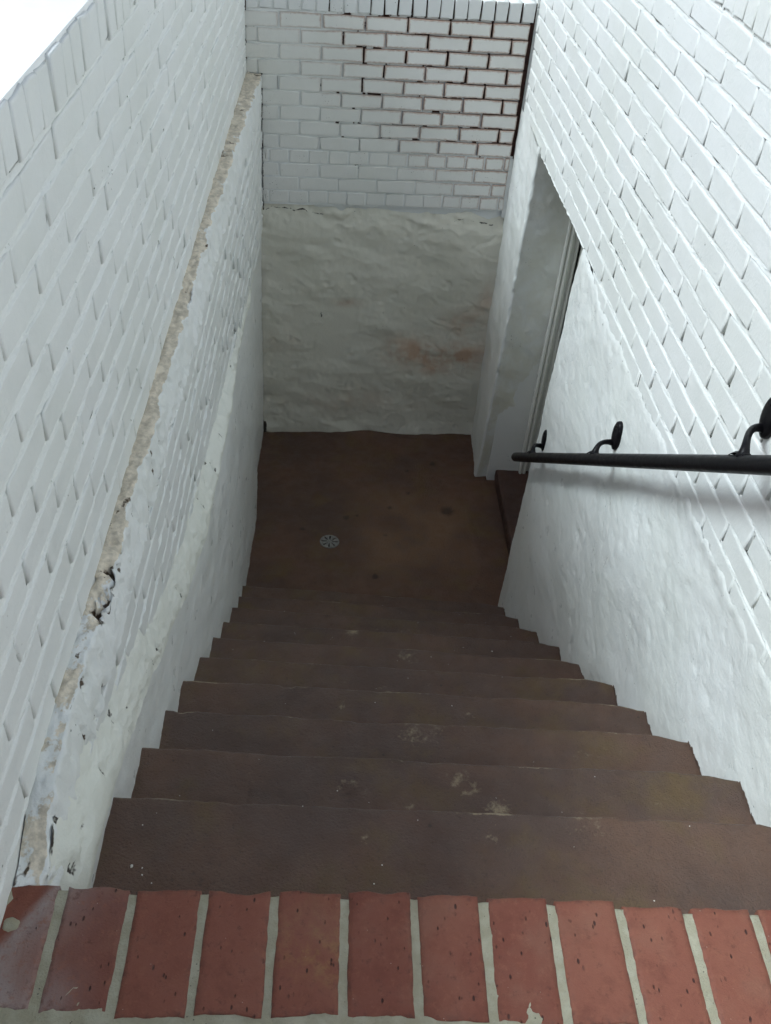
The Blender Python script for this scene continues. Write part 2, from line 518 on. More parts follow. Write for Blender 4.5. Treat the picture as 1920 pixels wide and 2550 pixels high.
def lay(root, specs, limit=300):
    """specs: (mesh, matrix). The ones that show largest become parts, the rest one joined part."""
    sc = []
    for me, mw in specs:
        co = np.array([v.co for v in me.vertices])
        lo, hi = co.min(0), co.max(0)
        cs = np.array([[lo[0], lo[1], 0], [hi[0], lo[1], 0], [hi[0], hi[1], 0], [lo[0], hi[1], 0]])
        mw_ = np.array(mw)
        u, v, d = project(cs @ mw_[:3, :3].T + mw_[:3, 3])
        inside = u.max() > 0 and u.min() < 1 and v.max() > 0 and v.min() < 1 and d.min() > 0.1
        ar = 0.5 * abs(np.dot(u, np.roll(v, 1)) - np.dot(v, np.roll(u, 1))) if inside else 0
        sc.append(ar)
    order = np.argsort(-np.array(sc))
    single = set(int(i) for i in order[:limit] if sc[i] > 0)
    V, F, E, NN = [], [], [], []
    mat = None
    for i, (me, mw) in enumerate(specs):
        if i in single:
            link('brick', me, root, mw)
        else:
            b = len(V)
            V += [tuple(mw @ v.co) for v in me.vertices]
            F += [tuple(b + q for q in p.vertices) for p in me.polygons]
            E += [a.value for a in me.attributes['edge'].data]
            mat = me.materials[0]
    if V:
        me = raw_mesh('brick', V, F, mat, {'edge': E}, smooth=False)
        o = link('brick', me, root)
        o['kind'] = 'stuff'

class Joints:
    """mortar joints as real strips between the bricks, gathered into one part of the wall"""
    def __init__(s, fr, mat):
        s.fr, s.mat = fr, mat
        s.V, s.F, s.bare, s.dirt = [], [], [], []
    def strip(s, u0, z0, u1, z1, width, depth, bare=0.0, seed=0, step=0.02, rag=0.0012, arch=0.0015, slope=0.0):
        L = math.hypot(u1 - u0, z1 - z0)
        n = max(2, int(L / step) + 1)
        t = np.linspace(0, 1, n)
        du, dz = (u1 - u0) / L, (z1 - z0) / L
        prof = np.array([-0.5, -0.25, 0.0, 0.25, 0.5])
        cu = u0 + (u1 - u0) * t
        cz = z0 + (z1 - z0) * t
        dd = depth(cu) if callable(depth) else np.full(n, depth)
        bb = bare(cu) if callable(bare) else np.full(n, bare)
        b = len(s.V)
        P = np.zeros((n, 5, 3))
        for k, q in enumerate(prof):
            uu = cu - dz * q * width
            zz = cz + du * q * width
            Q = np.stack([uu, zz, np.full(n, q * 3.0)], -1)
            w = -dd - slope * q - arch * (1 - (2 * q) ** 2) + rag * fbm(Q, 38, seed + 5) + rag * 0.8 * vn(Q * 130, seed)
            P[:, k] = fpt(s.fr, uu, zz, w)
        s.V += P.reshape(-1, 3).tolist()
        s.bare += np.repeat(bb, 5).tolist()
        Qd = np.stack([np.repeat((cu + cz * 3.1)[:, None], 5, 1), np.tile(prof * 0.02, (n, 1)), np.full((n, 5), seed * 0.7)], -1)
        s.dirt += (0.5 * sstep(0.35, 0.8, fbm(Qd, 28, 7)) * sstep(-0.2, 0.4, fbm(Qd, 3.0, 8))).ravel().tolist()
        for i in range(n - 1):
            for k in range(4):
                a = b + i * 5 + k
                s.F.append((a, a + 5, a + 6, a + 1))
    def build(s, root):
        me = raw_mesh('mortar_joints', s.V, s.F, s.mat, {'bare': s.bare, 'dirt': s.dirt})
        me.validate()
        bm = bmesh.new()
        bm.from_mesh(me)
        bm.to_mesh(me)
        bm.free()
        return link('mortar_joints', me, root)

def head_bare(d, seed):
    if d < 0.007:
        return 0.0
    r = np.random.default_rng(abs(int(seed)))
    return float(r.choice([0.10, 0.34, 0.46, 0.55], p=[0.35, 0.25, 0.25, 0.15]))

def jitter_mat(fr, u, z, w=0.0, k=1.0):
    return fmat(fr, u + random.gauss(0, 0.0012) * k, z + random.gauss(0, 0.0011) * k, w + random.gauss(0, 0.0012) * k,
                random.gauss(0, 0.006) * k, random.gauss(0, 0.009) * k, random.gauss(0, 0.004) * k)

# ================================================================== setting: ground, porch, roof
def struct(name, me):
    o = link(name, me)
    o['kind'] = 'structure'
    return o
ground_quads = [((-80, -80), (-0.72, 80)), ((-0.72, 4.40), (80, 80)), ((-0.72, -80), (1.25, -3.0)), ((1.25, -80), (80, 4.40))]
V, F = [], []
for (x0, y0), (x1, y1) in ground_quads:
    b = len(V)
    V += [(x0, y0, -0.02), (x1, y0, -0.02), (x1, y1, -0.02), (x0, y1, -0.02)]
    F.append((b, b + 1, b + 2, b + 3))
struct('ground', raw_mesh('ground', V, F, M_GROUND, smooth=False))
struct('porch_floor', boxes('porch_floor', [((-0.72, -3.0, -0.30), (1.25, -0.415, -0.012))], M_PORCH))


# ================================================================== left wall
LW = thing('brick_wall', 'white painted brick wall on the left with a crumbling tan ledge running along it', 'wall', (XL, 2.0, LANDING))
specs = []
J = Joints(FR_L, M_JOINTG)
TOPB = 0.955
jw = 0.0125
for r in range(12):
    z = TOPB - (r + 0.5) * C_L
    off = 0.613 + (0.1015 if r % 2 else 0.0)
    i0 = int(math.floor((-0.9 - off) / 0.203))
    for i in range(i0, 40):
        u0, u1 = off + i * 0.203, off + (i + 1) * 0.203
        u1c = min(u1, 4.10)
        if u0 > 4.02:
            break
        L = u1c - u0
        me = bank('l', (L if L < 0.19 else 0.203) - random.choice((0.007, 0.009, 0.012)), C_L - jw, 0.05, M_BRICK, bev=0.0058)
        specs.append((me, jitter_mat(FR_L, (u0 + u1c) / 2, z, 0.0)))
        deep = random.random()
        d = 0.0045 if deep < 0.30 else (0.0075 if deep < 0.6 else 0.014)
        J.strip(u0, z - C_L / 2, u0, z + C_L / 2, 0.013, d, head_bare(d, r * 50 + i), seed=r * 50 + i, step=0.008, rag=0.003)
    J.strip(-0.9, z - C_L / 2, 4.11, z - C_L / 2, 0.0165, 0.0040, 0.0, seed=400 + r, rag=0.0026, slope=0.0042, arch=0.0006)
J.strip(-0.9, TOPB, 4.11, TOPB, 0.016, 0.004, 0.0, seed=430, rag=0.0016)
# rowlock cap: headers standing on edge
yy = -0.85
while yy < 4.08:
    wd = 0.0735 + random.gauss(0, 0.0012)
    hh = 0.094 + random.gauss(0, 0.002)
    me = bank('lc', 0.0665, 0.089, 0.19, M_BRICK, bev=0.005, rough=0.0018)
    specs.append((me, jitter_mat(FR_L, yy + wd / 2, TOPB + hh / 2 + 0.002 + random.uniform(-0.002, 0.003), 0.001, 1.4)))
    d = 0.004 if random.random() < 0.4 else 0.011
    J.strip(yy, TOPB, yy, TOPB + 0.088, 0.012, d, 0.0, seed=int(900 + yy * 40), step=0.012)
    yy += wd
# lower brickwork under the ledge, down to the sloping plaster coat
ZL0 = -0.036
for r in range(9):
    z = ZL0 - (r + 0.5) * C_L
    off = -0.9 + (0.1015 if r % 2 else 0.03)
    for i in range(0, 26):
        u0, u1 = off + i * 0.203, off + (i + 1) * 0.203
        um = (u0 + min(u1, 4.11)) / 2
        if u0 > 4.03 or z < ztop_left(u1) - 0.07:
            continue
        L = min(u1, 4.11) - u0
        me = bank('ll', (L if L < 0.19 else 0.203) - 0.010, C_L - 0.013, 0.05, M_BRICK, bev=0.005, rough=0.002)
        w = float(xlow(um)) - XL
        specs.append((me, jitter_mat(FR_L, um, z, w, 1.5)))
        d = 0.006 if random.random() < 0.4 else 0.016
        w0 = float(xlow(u0)) - XL
        J.strip(u0, z - C_L / 2, u0, z + C_L / 2, 0.015, d - w0, head_bare(d, 2000 + r * 40 + i), seed=2000 + r * 40 + i, step=0.008, rag=0.003)
    uz = [u for u in np.arange(-0.9, 4.1, 0.05) if z - C_L / 2 > ztop_left(u) - 0.07]
    if uz:
        J.strip(uz[0], z - C_L / 2, 4.11, z - C_L / 2, 0.020, lambda u: 0.006 - (xlow(u) - XL), 0.0, seed=2400 + r, rag=0.004, slope=0.009)
lay(LW, specs)
J.build(LW)
link('cap_glare_skim', boxes('cap_glare_skim', [((-0.675, -1.2, TOPB + 0.04), (XL - 0.007, 4.13, TOPB + 0.1010))], M_CAPGLARE), LW)  # flat skim added over the rowlock cap so its top reads as blown out
link('wall_core', boxes('wall_core', [((-0.665, -1.2, -2.2), (XL - 0.014, 4.13, TOPB + 0.06)), ((XL - 0.02, 0.03, -2.2), (-0.462, 4.13, -0.05))], M_BRICK), LW)

# ledge: top of the thicker lower wall, rough unpainted mortar, with the pitted band below it
ys = np.arange(0.002, 4.12, 0.010)
xe = lerp_tab(ys, [(-0.4, -0.448), (0.2, -0.446), (2.2, -0.449), (3.0, -0.436), (4.1, -0.408)])
prof = []
for k, t in enumerate(np.linspace(0, 1, 9)):           # across the top
    prof.append(('t', t))
for t in np.linspace(0.08, 1, 12):                     # down the face
    prof.append(('f', t))
P = np.zeros((len(ys), len(prof), 3))
bare = np.zeros((len(ys), len(prof)))
dirt = np.zeros_like(bare)
rag = 0.007 * fbm(np.stack([ys * 1, ys * 0, ys * 0], -1), 9, 3) + 0.005 * fbm(np.stack([ys, ys * 0, ys * 0], -1), 38, 5) + 0.003 * vn(np.stack([ys * 60, ys * 0, ys * 0], -1), 4)
crumble = np.exp(-((ys - 0.66) / 0.11) ** 2) + 0.8 * np.exp(-((ys - 0.555) / 0.03) ** 2) + 0.6 * np.exp(-((ys - 1.9) / 0.10) ** 2) + 0.5 * np.exp(-((ys - 3.1) / 0.03) ** 2)
for k, (kind, t) in enumerate(prof):
    Q = np.stack([ys, np.full_like(ys, k * 0.009), np.zeros_like(ys)], -1)
    if kind == 't':
        x = (XL - 0.012) * (1 - t) + (xe + rag) * t
        z = 0.088 - 0.092 * sstep(0.20, 0.0, ys) - 0.004 * t ** 3 + 0.003 * fbm(Q, 14, 11) + 0.0050 * fbm(Q, 60, 12, 3)
        z = z - 0.030 * crumble * sstep(-0.15, 0.6, fbm(Q, 24, 13) + 0.9 * (t - 0.45))
        bare[:, k] = 0.92 * sstep(0.25, 0.9, ys) + 0.42 * (1 - sstep(0.25, 0.9, ys)) + 0.45 * fbm(Q, 15, 14) + 0.15 * fbm(Q, 50, 18)
        if t > 0.93:
            bare[:, k] -= 0.5
        dirt[:, k] = 0.75 * crumble * sstep(-0.1, 0.6, fbm(Q, 24, 13) + 0.5 * (t - 0.4)) + 0.58 * sstep(0.42, 0.75, fbm(Q, 26, 16)) * sstep(-0.3, 0.3, fbm(Q, 2.2, 17)) + 0.5 * sstep(0.3, 0.7, fbm(Q * np.array([1, 0.2, 1]), 20, 19)) * (t < 0.12) + 0.45 * np.exp(-((ys - 4.08) / 0.05) ** 2) + 0.55 * np.exp(-((ys - 0.03) / 0.03) ** 2) * (t < 0.5)
    else:
        x = (xe + rag) * (1 - t) + (xlow(ys) + 0.001) * t + 0.005 * fbm(Q, 22, 21) * min(1, 2.2 * t) + 0.0042 * fbm(Q, 70, 22, 3)
        pit = sstep(0.40, 0.72, fbm(Q, 30, 23)) * (0.5 + 0.5 * sstep(2.6, 0.5, ys))
        x = x - 0.012 * pit
        z = 0.084 * (1 - t) - 0.044 * t - 0.092 * sstep(0.20, 0.0, ys) * (1 - t) + 0.004 * fbm(Q, 15, 24)
        bare[:, k] = 0.25 * (1 - t) + 0.1 * fbm(Q, 20, 25)
        dirt[:, k] = 0.74 * sstep(0.25, 1.0, pit) + 0.45 * np.exp(-((ys - 0.045) / 0.02) ** 2) * (t < 0.3)
    P[:, k] = np.stack([x, ys, z], -1)
def close_end(P, *arrs):
    r0 = P[:1].copy()
    r0[..., 0] = XL - 0.02
    r0[..., 1] = 0.001
    return [np.concatenate([r0, P], 0)] + [np.concatenate([a[:1], a], 0) for a in arrs]
P, bare, dirt = close_end(P, bare, dirt)
link('ledge', grid('ledge', P, M_LEDGE, {'bare': bare, 'dirt': dirt}), LW)

# plaster coat on the lower left wall; its upper edge slopes down with the stairs
ys = np.arange(0.002, 4.13, 0.013)
nt = 120
P = np.zeros((len(ys), nt, 3))
tint = np.zeros((len(ys), nt))
dirt = np.zeros((len(ys), nt))
zt = ztop_left(ys) - 0.055 * sstep(0.10, 0.0, ys) + 0.012 * fbm(np.stack([ys, ys * 0, ys * 0], -1), 7, 41) + 0.005 * fbm(np.stack([ys, ys * 0, ys * 0], -1), 30, 42)
sh = lerp_tab(ys, [(-0.4, 0.15), (0.3, 0.15), (0.9, 0.16), (1.5, 0.13), (2.2, 0.06), (4.2, 0.05)])
xf = lerp_tab(ys, [(-0.4, -0.400), (0.3, -0.404), (0.8, -0.404), (1.06, -0.410), (1.3, -0.403), (1.57, -0.396), (1.83, -0.392), (2.06, -0.389), (2.5, -0.398), (2.78, -0.412), (3.33, -0.405), (3.69, -0.424), (4.15, -0.424)])
for k in range(nt):
    if k < 26:
        t = k / 25
        z = zt - sh * t
    else:
        t = 1 + (k - 25) / (nt - 26)
        z = (zt - sh) + (LANDING - 0.06 - (zt - sh)) * (t - 1)
    Q = np.stack([ys * 0.6, z, np.zeros_like(z)], -1)
    Qs = np.stack([ys * 0.5, z * 1.0 + ys * 0.45, np.zeros_like(z)], -1)
    face = xf + 0.008 * fbm(Q, 2.6, 51) + 0.003 * fbm(Qs, 12, 52) + 0.0012 * ridge(Qs, 26, 53) + 0.0010 * fbm(Q, 70, 54)
    if k < 26:
        s_ = sstep(0, 1, t) ** 0.8
        x = (xlow(ys) - 0.012) * (1 - s_) + face * s_ + 0.0035 * fbm(np.stack([ys, z, z * 0], -1), 40, 55, 3)
        pit = sstep(0.5, 0.8, fbm(np.stack([ys, z, z * 0 + 3], -1), 32, 56)) * (1 if 0.3 < t else 0.4)
        x = x - 0.008 * pit
        dirt[:, k] = 0.58 * sstep(0.5, 1.0, pit) + (0.62 if k < 3 else 0) * sstep(-0.25, 0.3, fbm(np.stack([ys, z * 0, z * 0], -1), 12, 57))
    else:
        x = face
    P[:, k] = np.stack([x, ys, z], -1)
P, dirt = close_end(P, dirt)
nsh = 27
link('plaster_shoulder', grid('plaster_shoulder', P[:, :nsh], M_CREAM, {'dirt': dirt[:, :nsh]}), LW)
link('plaster_coat', grid('plaster_coat', P[:, nsh - 1:], M_PLASTER, {'dirt': dirt[:, nsh - 1:]}), LW)

# ================================================================== back wall
BW = thing('brick_wall', 'white painted end wall facing the stairs with dark bare joints at its upper right', 'wall', (0.23, 4.17, LANDING))
specs = []
J = Joints(FR_B, M_JOINT)
Z1 = 0.3305
XRB = 0.882 / CB
bed_start = [0.24, 0.29, 0.33, 0.42, 0.51, 0.57, 0.70, 0.74, 0.80, 2, 2, 2, 2, 2]
head_start = {1: 0.27, 2: 0.34, 3: 0.42, 4: 0.52, 5: 0.62, 6: 0.71, 7: 2, 8: 0.73}
head_extra = {(3, 0.067): 1.0, (3, 0.276): 0.75, (4, 0.166): 0.8, (2, -0.0215): 0.55, (5, 0.0645): 0.6, (1, 0.08): 0.45}
def depth_groove(X):
    return 0.0040 + 0.0085 * sstep(-0.30, 0.20, X)
for r in range(1, 14):
    z = Z1 - (r - 1) * C_B
    xl0 = (-0.484 if z > 0.09 else -0.412) / CB
    if r in (10, 13):
        pitch, off = 0.1015, -0.326 + 0.05
    else:
        pitch, off = 0.203, -0.326 + (0.0 if r % 2 else 0.1015)
    js = [off + i * pitch for i in range(-3, 16) if xl0 + 0.03 < off + i * pitch < XRB - 0.02]
    edges = [xl0] + js + [XRB - 0.010]
    for a, b in zip(edges[:-1], edges[1:]):
        jb = 0.0085
        me = bank('b', (b - a) - jb, C_B - 0.0090, 0.05, M_RUSTBRICK, bev=0.0036, rough=0.0011, halo=0.011)
        specs.append((me, jitter_mat(FR_B, (a + b) / 2, z, 0.0, 0.8)))
    for a in js:
        hs = head_start.get(r, 2)
        br = 1.0 if a > hs else 0.0
        for (rr_, xx), vv in head_extra.items():
            if rr_ == r and abs(a - xx) < 0.04:
                br = vv
        d = 0.016 if br >= 0.5 else float(depth_groove(a)) + 0.002
        if br == 0 and a > -0.12 and r < 10:
            br = 0.34
        if r > 9:
            d = 0.004
        J.strip(a, z - C_B / 2, a, z + C_B / 2, 0.0125, d, br, seed=3000 + r * 30 + int(a * 40), step=0.012, arch=0.0008)
def bed(rb):
    st = bed_start[rb]
    def bare(u):
        n = fbm(np.stack([u, u * 0 + rb * 3.1, u * 0], -1), 9, 71)
        v = sstep(st - 0.14, st + 0.08, u + 0.11 * n + 0.05 * fbm(np.stack([u, u * 0 + rb * 1.3, u * 0], -1), 40, 74))
        v = np.maximum(v, 0.75 * (fbm(np.stack([u, u * 0 + rb * 7.7, u * 0], -1), 22, 72) > 0.5) * (u > -0.05) * (rb < 9))
        if rb == 2:
            v = np.maximum(v, np.abs(u - 0.067) < 0.022)
        if rb == 7:
            v = np.maximum(v, np.abs(u - 0.30) < 0.06)
        return v.astype(float)
    def depth(u):
        b = bare(u)
        return depth_groove(u) * (1 if rb < 9 else 0.6) + 0.008 * b
    return bare, depth
for rb in range(0, 14):
    z = Z1 - (rb - 0.5) * C_B
    xl0 = -0.484 if z > 0.09 else -0.412
    bare_f, depth_f = bed(rb)
    J.strip(xl0, z, XRB, z, 0.0135, depth_f, bare_f, seed=3600 + rb, step=0.008, arch=0.0008, rag=0.0012 if rb < 9 else 0.0024)
J.strip(XRB - 0.003, Z1 - 8.6 * C_B, XRB - 0.003, 0.455, 0.022, 0.014, lambda u: np.full(np.shape(u), 1.0), seed=3700, step=0.012)
J.strip(XRB - 0.003, -0.60, XRB - 0.003, Z1 - 8.6 * C_B, 0.022, 0.004, 0.0, seed=3701, step=0.012)
J.strip(-0.481, 0.09, -0.481, 0.45, 0.006, 0.002, lambda z_: np.full(np.shape(z_), 0.62), seed=3711, step=0.010, rag=0.002)
J.strip(-0.4085, -0.60, -0.4085, 0.088, 0.006, 0.0015, 0.56, seed=3712, step=0.010, rag=0.002)
# rowlock cap
zc = Z1 + 0.5 * C_B
u = -0.484
n_c = 0
while u < XRB - 0.03:
    wd = 0.0652
    me = bank('bc', 0.0575 if n_c % 3 else 0.0585, 0.086, 0.19, M_BRICK, bev=0.0055, rough=0.0012)
    specs.append((me, jitter_mat(FR_B, u + wd / 2, zc + 0.006 + 0.043, 0.0, 0.9)))
    br = 1.0 if (u > 0.12 and (n_c % 4 or u > 0.5)) else (0.6 if u > -0.15 and n_c % 3 == 0 else 0.0)
    J.strip(u, zc, u, zc + 0.088, 0.0105, 0.013 if br > 0.5 else 0.006, br, seed=3800 + n_c, step=0.012, arch=0.0008)
    u += wd
    n_c += 1
lay(BW, specs)
J.build(BW)
bm = bmesh.new()
box_bm(bm, (-0.70, -0.25, -2.3), (1.2, -0.020, zc + 0.06))
me = bpy.data.meshes.new('wall_core')
bm.transform(Matrix(((CB, SB, 0, 0), (SB, -CB, 0, YB), (0, 0, 1, 0), (0, 0, 0, 1))))
bmesh.ops.recalc_face_normals(bm, faces=bm.faces)
bm.to_mesh(me)
bm.free()
me.materials.append(M_BRICK)
link('wall_core', me, BW)
# lumpy plaster below the brickwork
us = np.arange(-0.47, 0.93, 0.0085)
nz = 170
tt = np.linspace(0, 1, nz)
U_, T_ = np.meshgrid(us, tt, indexing='ij')
q1 = np.stack([us, us * 0, us * 0], -1)
ztop = -0.572 - 0.024 * sstep(-0.3, 0.85, us) + 0.018 * fbm(q1, 6, 81) + 0.010 * fbm(q1, 24, 82)
Z_ = ztop[:, None] * (1 - T_) + (LANDING - 0.05) * T_
Q = np.stack([U_, Z_, Z_ * 0], -1)
Qa = np.stack([U_ + 0.25 * Z_, Z_ * 1.8 - 0.3 * U_, Z_ * 0], -1)
Qr = np.stack([U_ * 0.9 - 0.5 * Z_, Z_ * 1.5 + 0.5 * U_, Z_ * 0 + 4], -1)
Qm = Q + 0.06 * np.stack([fbm(Q, 4, 92), fbm(Q, 4, 93), Z_ * 0], -1)
crease = sstep(0.55, 0.92, 1 - np.abs(vn(Qm * np.array([3.2, 6.5, 1]), 94)) * 2.4) * sstep(0.1, 0.55, fbm(Q, 3.3, 95))
crease2 = sstep(0.6, 0.95, 1 - np.abs(vn(Qr * np.array([6, 9, 1]), 96)) * 2.4) * sstep(0.15, 0.6, fbm(Q, 5.1, 97))
w = -0.002 + 0.012 * fbm(Q, 1.9, 83) + 0.0075 * fbm(Qr, 4.5, 84, 2) + 0.0042 * crease - 0.0032 * crease2 + 0.0022 * fbm(Qr, 15, 86) + 0.0014 * fbm(Q, 55, 87, 3) - 0.005 * sstep(0.62, 0.9, fbm(Q, 13, 98))
dz = ztop[:, None] - Z_
lip = np.exp(-((dz - 0.035 - 0.015 * fbm(q1, 9, 88)[:, None]) / 0.022) ** 2)
w = np.maximum(w - 0.013 * np.exp(-(np.maximum(dz, 0) / 0.07) ** 2), -0.0165) + 0.010 * lip * sstep(0.0, 0.7, fbm(Q, 9, 89)) + 0.004 * fbm(np.stack([U_ * 1.0 + Z_ * 0.8, Z_ * 2.5, Z_ * 0], -1), 16, 99) * np.exp(-(dz / 0.09) ** 2) - 0.004 * sstep(0.014, 0.0, dz)
w = w + 0.018 * sstep(LANDING + 0.09, LANDING + 0.0, Z_) * (0.6 + 0.6 * fbm(Q, 8, 90))
def spot(u0, z0, ru, rz, k=1.0):
    return k * np.exp(-(((U_ - u0) / ru) ** 2 + ((Z_ - z0) / rz) ** 2))
tint = 0.95 * (spot(0.42, -1.44, 0.14, 0.09, 1.1) + spot(0.60, -1.49, 0.16, 0.08, 1.1) + spot(0.80, -1.46, 0.13, 0.07, 1.2)) + spot(0.73, -1.26, 0.10, 0.09, 0.7) \
    + spot(0.62, -1.57, 0.10, 0.04, 0.6) + spot(0.05, -1.14, 0.09, 0.025, 0.8) + spot(0.86, -1.12, 0.06, 0.12, 0.6) + spot(0.1, -1.8, 0.3, 0.09, 0.35) + spot(-0.3, -1.4, 0.1, 0.08, 0.3)
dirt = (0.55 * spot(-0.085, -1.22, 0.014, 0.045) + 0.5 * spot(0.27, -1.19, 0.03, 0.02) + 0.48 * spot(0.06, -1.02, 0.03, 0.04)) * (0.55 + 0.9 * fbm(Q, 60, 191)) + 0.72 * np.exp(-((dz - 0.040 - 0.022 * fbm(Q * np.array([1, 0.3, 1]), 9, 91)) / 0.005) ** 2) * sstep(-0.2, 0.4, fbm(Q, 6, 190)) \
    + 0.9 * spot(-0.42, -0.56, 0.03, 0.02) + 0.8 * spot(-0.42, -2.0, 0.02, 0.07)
link('plaster_coat', grid('plaster_coat', fpt(FR_B, U_, Z_, w), M_BACKPL, {'tint': tint, 'dirt': dirt}), BW)

# ================================================================== right wall
RW = thing('brick_wall', 'white painted brick wall on the right behind the black handrail', 'wall', (0.95, 2.0, LANDING))
specs = []
J = Joints(FR_R, M_JOINTG)
TOPR = 0.964
PR = 0.234
DY0, DY1 = 2.700, 3.60                        # doorway
for r in range(14):
    z = TOPR - (r + 0.5) * C_R
    if z - C_R / 2 < -0.14:
        break
    off = -(1.446 + (PR / 2 if r % 2 else 0.0))       # U runs towards the camera: u = -y
    for i in range(-14, 12):
        u0, u1 = off + i * PR, off + (i + 1) * PR
        a, b = max(u0, -4.185), min(u1, 0.75)
        if b - a < 0.04:
            continue
        if z - C_R / 2 < -0.06 and a < -2.66:
            continue
        L = b - a
        me = bank('r', (L if L < 0.22 else PR) - random.choice((0.007, 0.009, 0.012)), C_R - 0.0105, 0.05, M_BRICK, bev=0.0060, rough=0.0011)
        specs.append((me, jitter_mat(FR_R, (a + b) / 2, z, 0.0, 1.2)))
        dp = random.random()
        d = 0.0045 if dp < 0.2 else (0.008 if dp < 0.55 else 0.015)
        J.strip(u0, z - C_R / 2, u0, z + C_R / 2, 0.0135, d, head_bare(d, 5000 + r * 40 + i) * 0.8, seed=5000 + r * 40 + i, step=0.012, rag=0.0018)
    J.strip(-4.18 if r < 13 else -2.64, z - C_R / 2 if r < 12 else z - C_R / 2 + 0.004, 0.75, z - C_R / 2 if r < 12 else z - C_R / 2 + 0.004, 0.0140, 0.0030, 0.0, seed=5600 + r, rag=0.0028, slope=0.0020, arch=0.0008)
J.strip(-4.18, TOPR, 0.75, TOPR, 0.015, 0.0055, 0.0, seed=5640, rag=0.0026)
u = -4.17
while u < 0.7:
    wd = 0.0775
    me = bank('rc', 0.0685, 0.10, 0.06, M_BRICK, bev=0.0045, rough=0.0015)
    specs.append((me, jitter_mat(FR_R, u + wd / 2, TOPR + 0.056, 0.001, 1.2)))
    J.strip(u, TOPR, u, TOPR + 0.11, 0.012, 0.004 if random.random() < 0.5 else 0.01, 0.0, seed=int(5700 + u * 50), step=0.012)
    u += wd
lay(RW, specs)
J.build(RW)
def skew_boxes(lst):
    """boxes given as (y0, y1, z0, z1, depth_front, depth_back) behind the brick face"""
    bm = bmesh.new()
    for y0, y1, z0, z1, d0, d1 in lst:
        c = [(float(xr(y)) + d, y) for y, d in ((y0, d0), (y1, d0), (y1, d1), (y0, d1))]
        lo = [bm.verts.new((x, y, z0)) for x, y in c]
        hi = [bm.verts.new((x, y, z1)) for x, y in c]
        bm.faces.new(lo[::-1])
        bm.faces.new(hi)
        for i in range(4):
            j = (i + 1) % 4
            bm.faces.new((lo[i], lo[j], hi[j], hi[i]))
    bmesh.ops.recalc_face_normals(bm, faces=bm.faces)
    me = bpy.data.meshes.new('wall_core')
    bm.to_mesh(me)
    bm.free()
    me.materials.append(M_BRICK)
    return me
link('wall_core', skew_boxes([(-0.75, 4.25, -0.052, 1.07, 0.02, 0.30), (-0.75, 2.69, -2.3, -0.055, 0.02, 0.30), (3.72, 4.4, -2.3, -0.055, 0.03, 0.30)]), RW)
link('upper_wall', skew_boxes([(-3.0, 7.0, 1.07, 2.648, 0.004, 0.30), (-3.0, -0.751, -0.3, 1.07, 0.004, 0.30), (4.26, 7.0, -0.3, 1.07, 0.004, 0.30)]), RW)

# plaster on the foundation under the brickwork, near side of the doorway, turning the corner into it
ys = np.concatenate([np.arange(-0.45, 2.62, 0.012), np.linspace(2.622, 2.70, 12)])
ns = len(ys)
turn = 16
nz = 190
tz = np.linspace(0, 1, nz)
q1 = np.stack([ys, ys * 0, ys * 0], -1)
ztr = -0.100 + 0.010 * fbm(q1, 6, 101) + 0.012 * fbm(q1, 30, 102) + 0.030 * sstep(2.30, 2.42, ys) + 0.012 * sstep(2.5, 2.6, ys)
Y_, T_ = np.meshgrid(ys, tz, indexing='ij')
Z_ = ztr[:, None] * (1 - T_) + (LANDING - 0.05) * T_
stepx = lerp_tab(ys, [(-0.5, 1.0), (0.5, 0.995), (0.754, 0.987), (1.013, 0.971), (1.26, 0.972), (1.515, 0.930), (1.76, 0.924), (2.016, 0.900), (2.25, 0.887), (2.496, 0.876), (2.70, 0.893)])
stepz = -(np.clip((ys - Y0) / RUN + 1, 0, 11)) * RISE
bx = xr(ys) - 0.004
tt_ = np.clip((ztr[:, None] - Z_) / np.maximum(0.05, (ztr - stepz)[:, None]), 0, 1.3)
X_ = bx[:, None] * (1 - tt_) + np.minimum(stepx, bx)[:, None] * tt_
# beside the door the coat hangs straight
X_ = np.where(T_ > 0.999, X_, X_)
Qs = np.stack([Y_ * 0.55, Z_ + Y_ * 0.40, Z_ * 0], -1)
Q = np.stack([Y_, Z_, Z_ * 0], -1)
inner = sstep(0.0, 0.06, ztr[:, None] - Z_)
X_ = X_ - inner * (0.009 * fbm(Q, 2.2, 103) + 0.0034 * fbm(Qs, 4, 104, 2) + 0.0024 * sstep(0.5, 0.95, ridge(Qs, 9, 105, 1)) * sstep(0.0, 0.6, fbm(Q, 3, 115)) + 0.0007 * fbm(Qs, 24, 112) + 0.0011 * fbm(Q, 52, 106) - 0.004 * sstep(0.66, 0.9, fbm(Q, 21, 113))) \
    + 0.004 * sstep(0.014, 0.0, ztr[:, None] - Z_) + 0.003 * fbm(Q, 34, 114) * sstep(0.12, 0.0, ztr[:, None] - Z_)
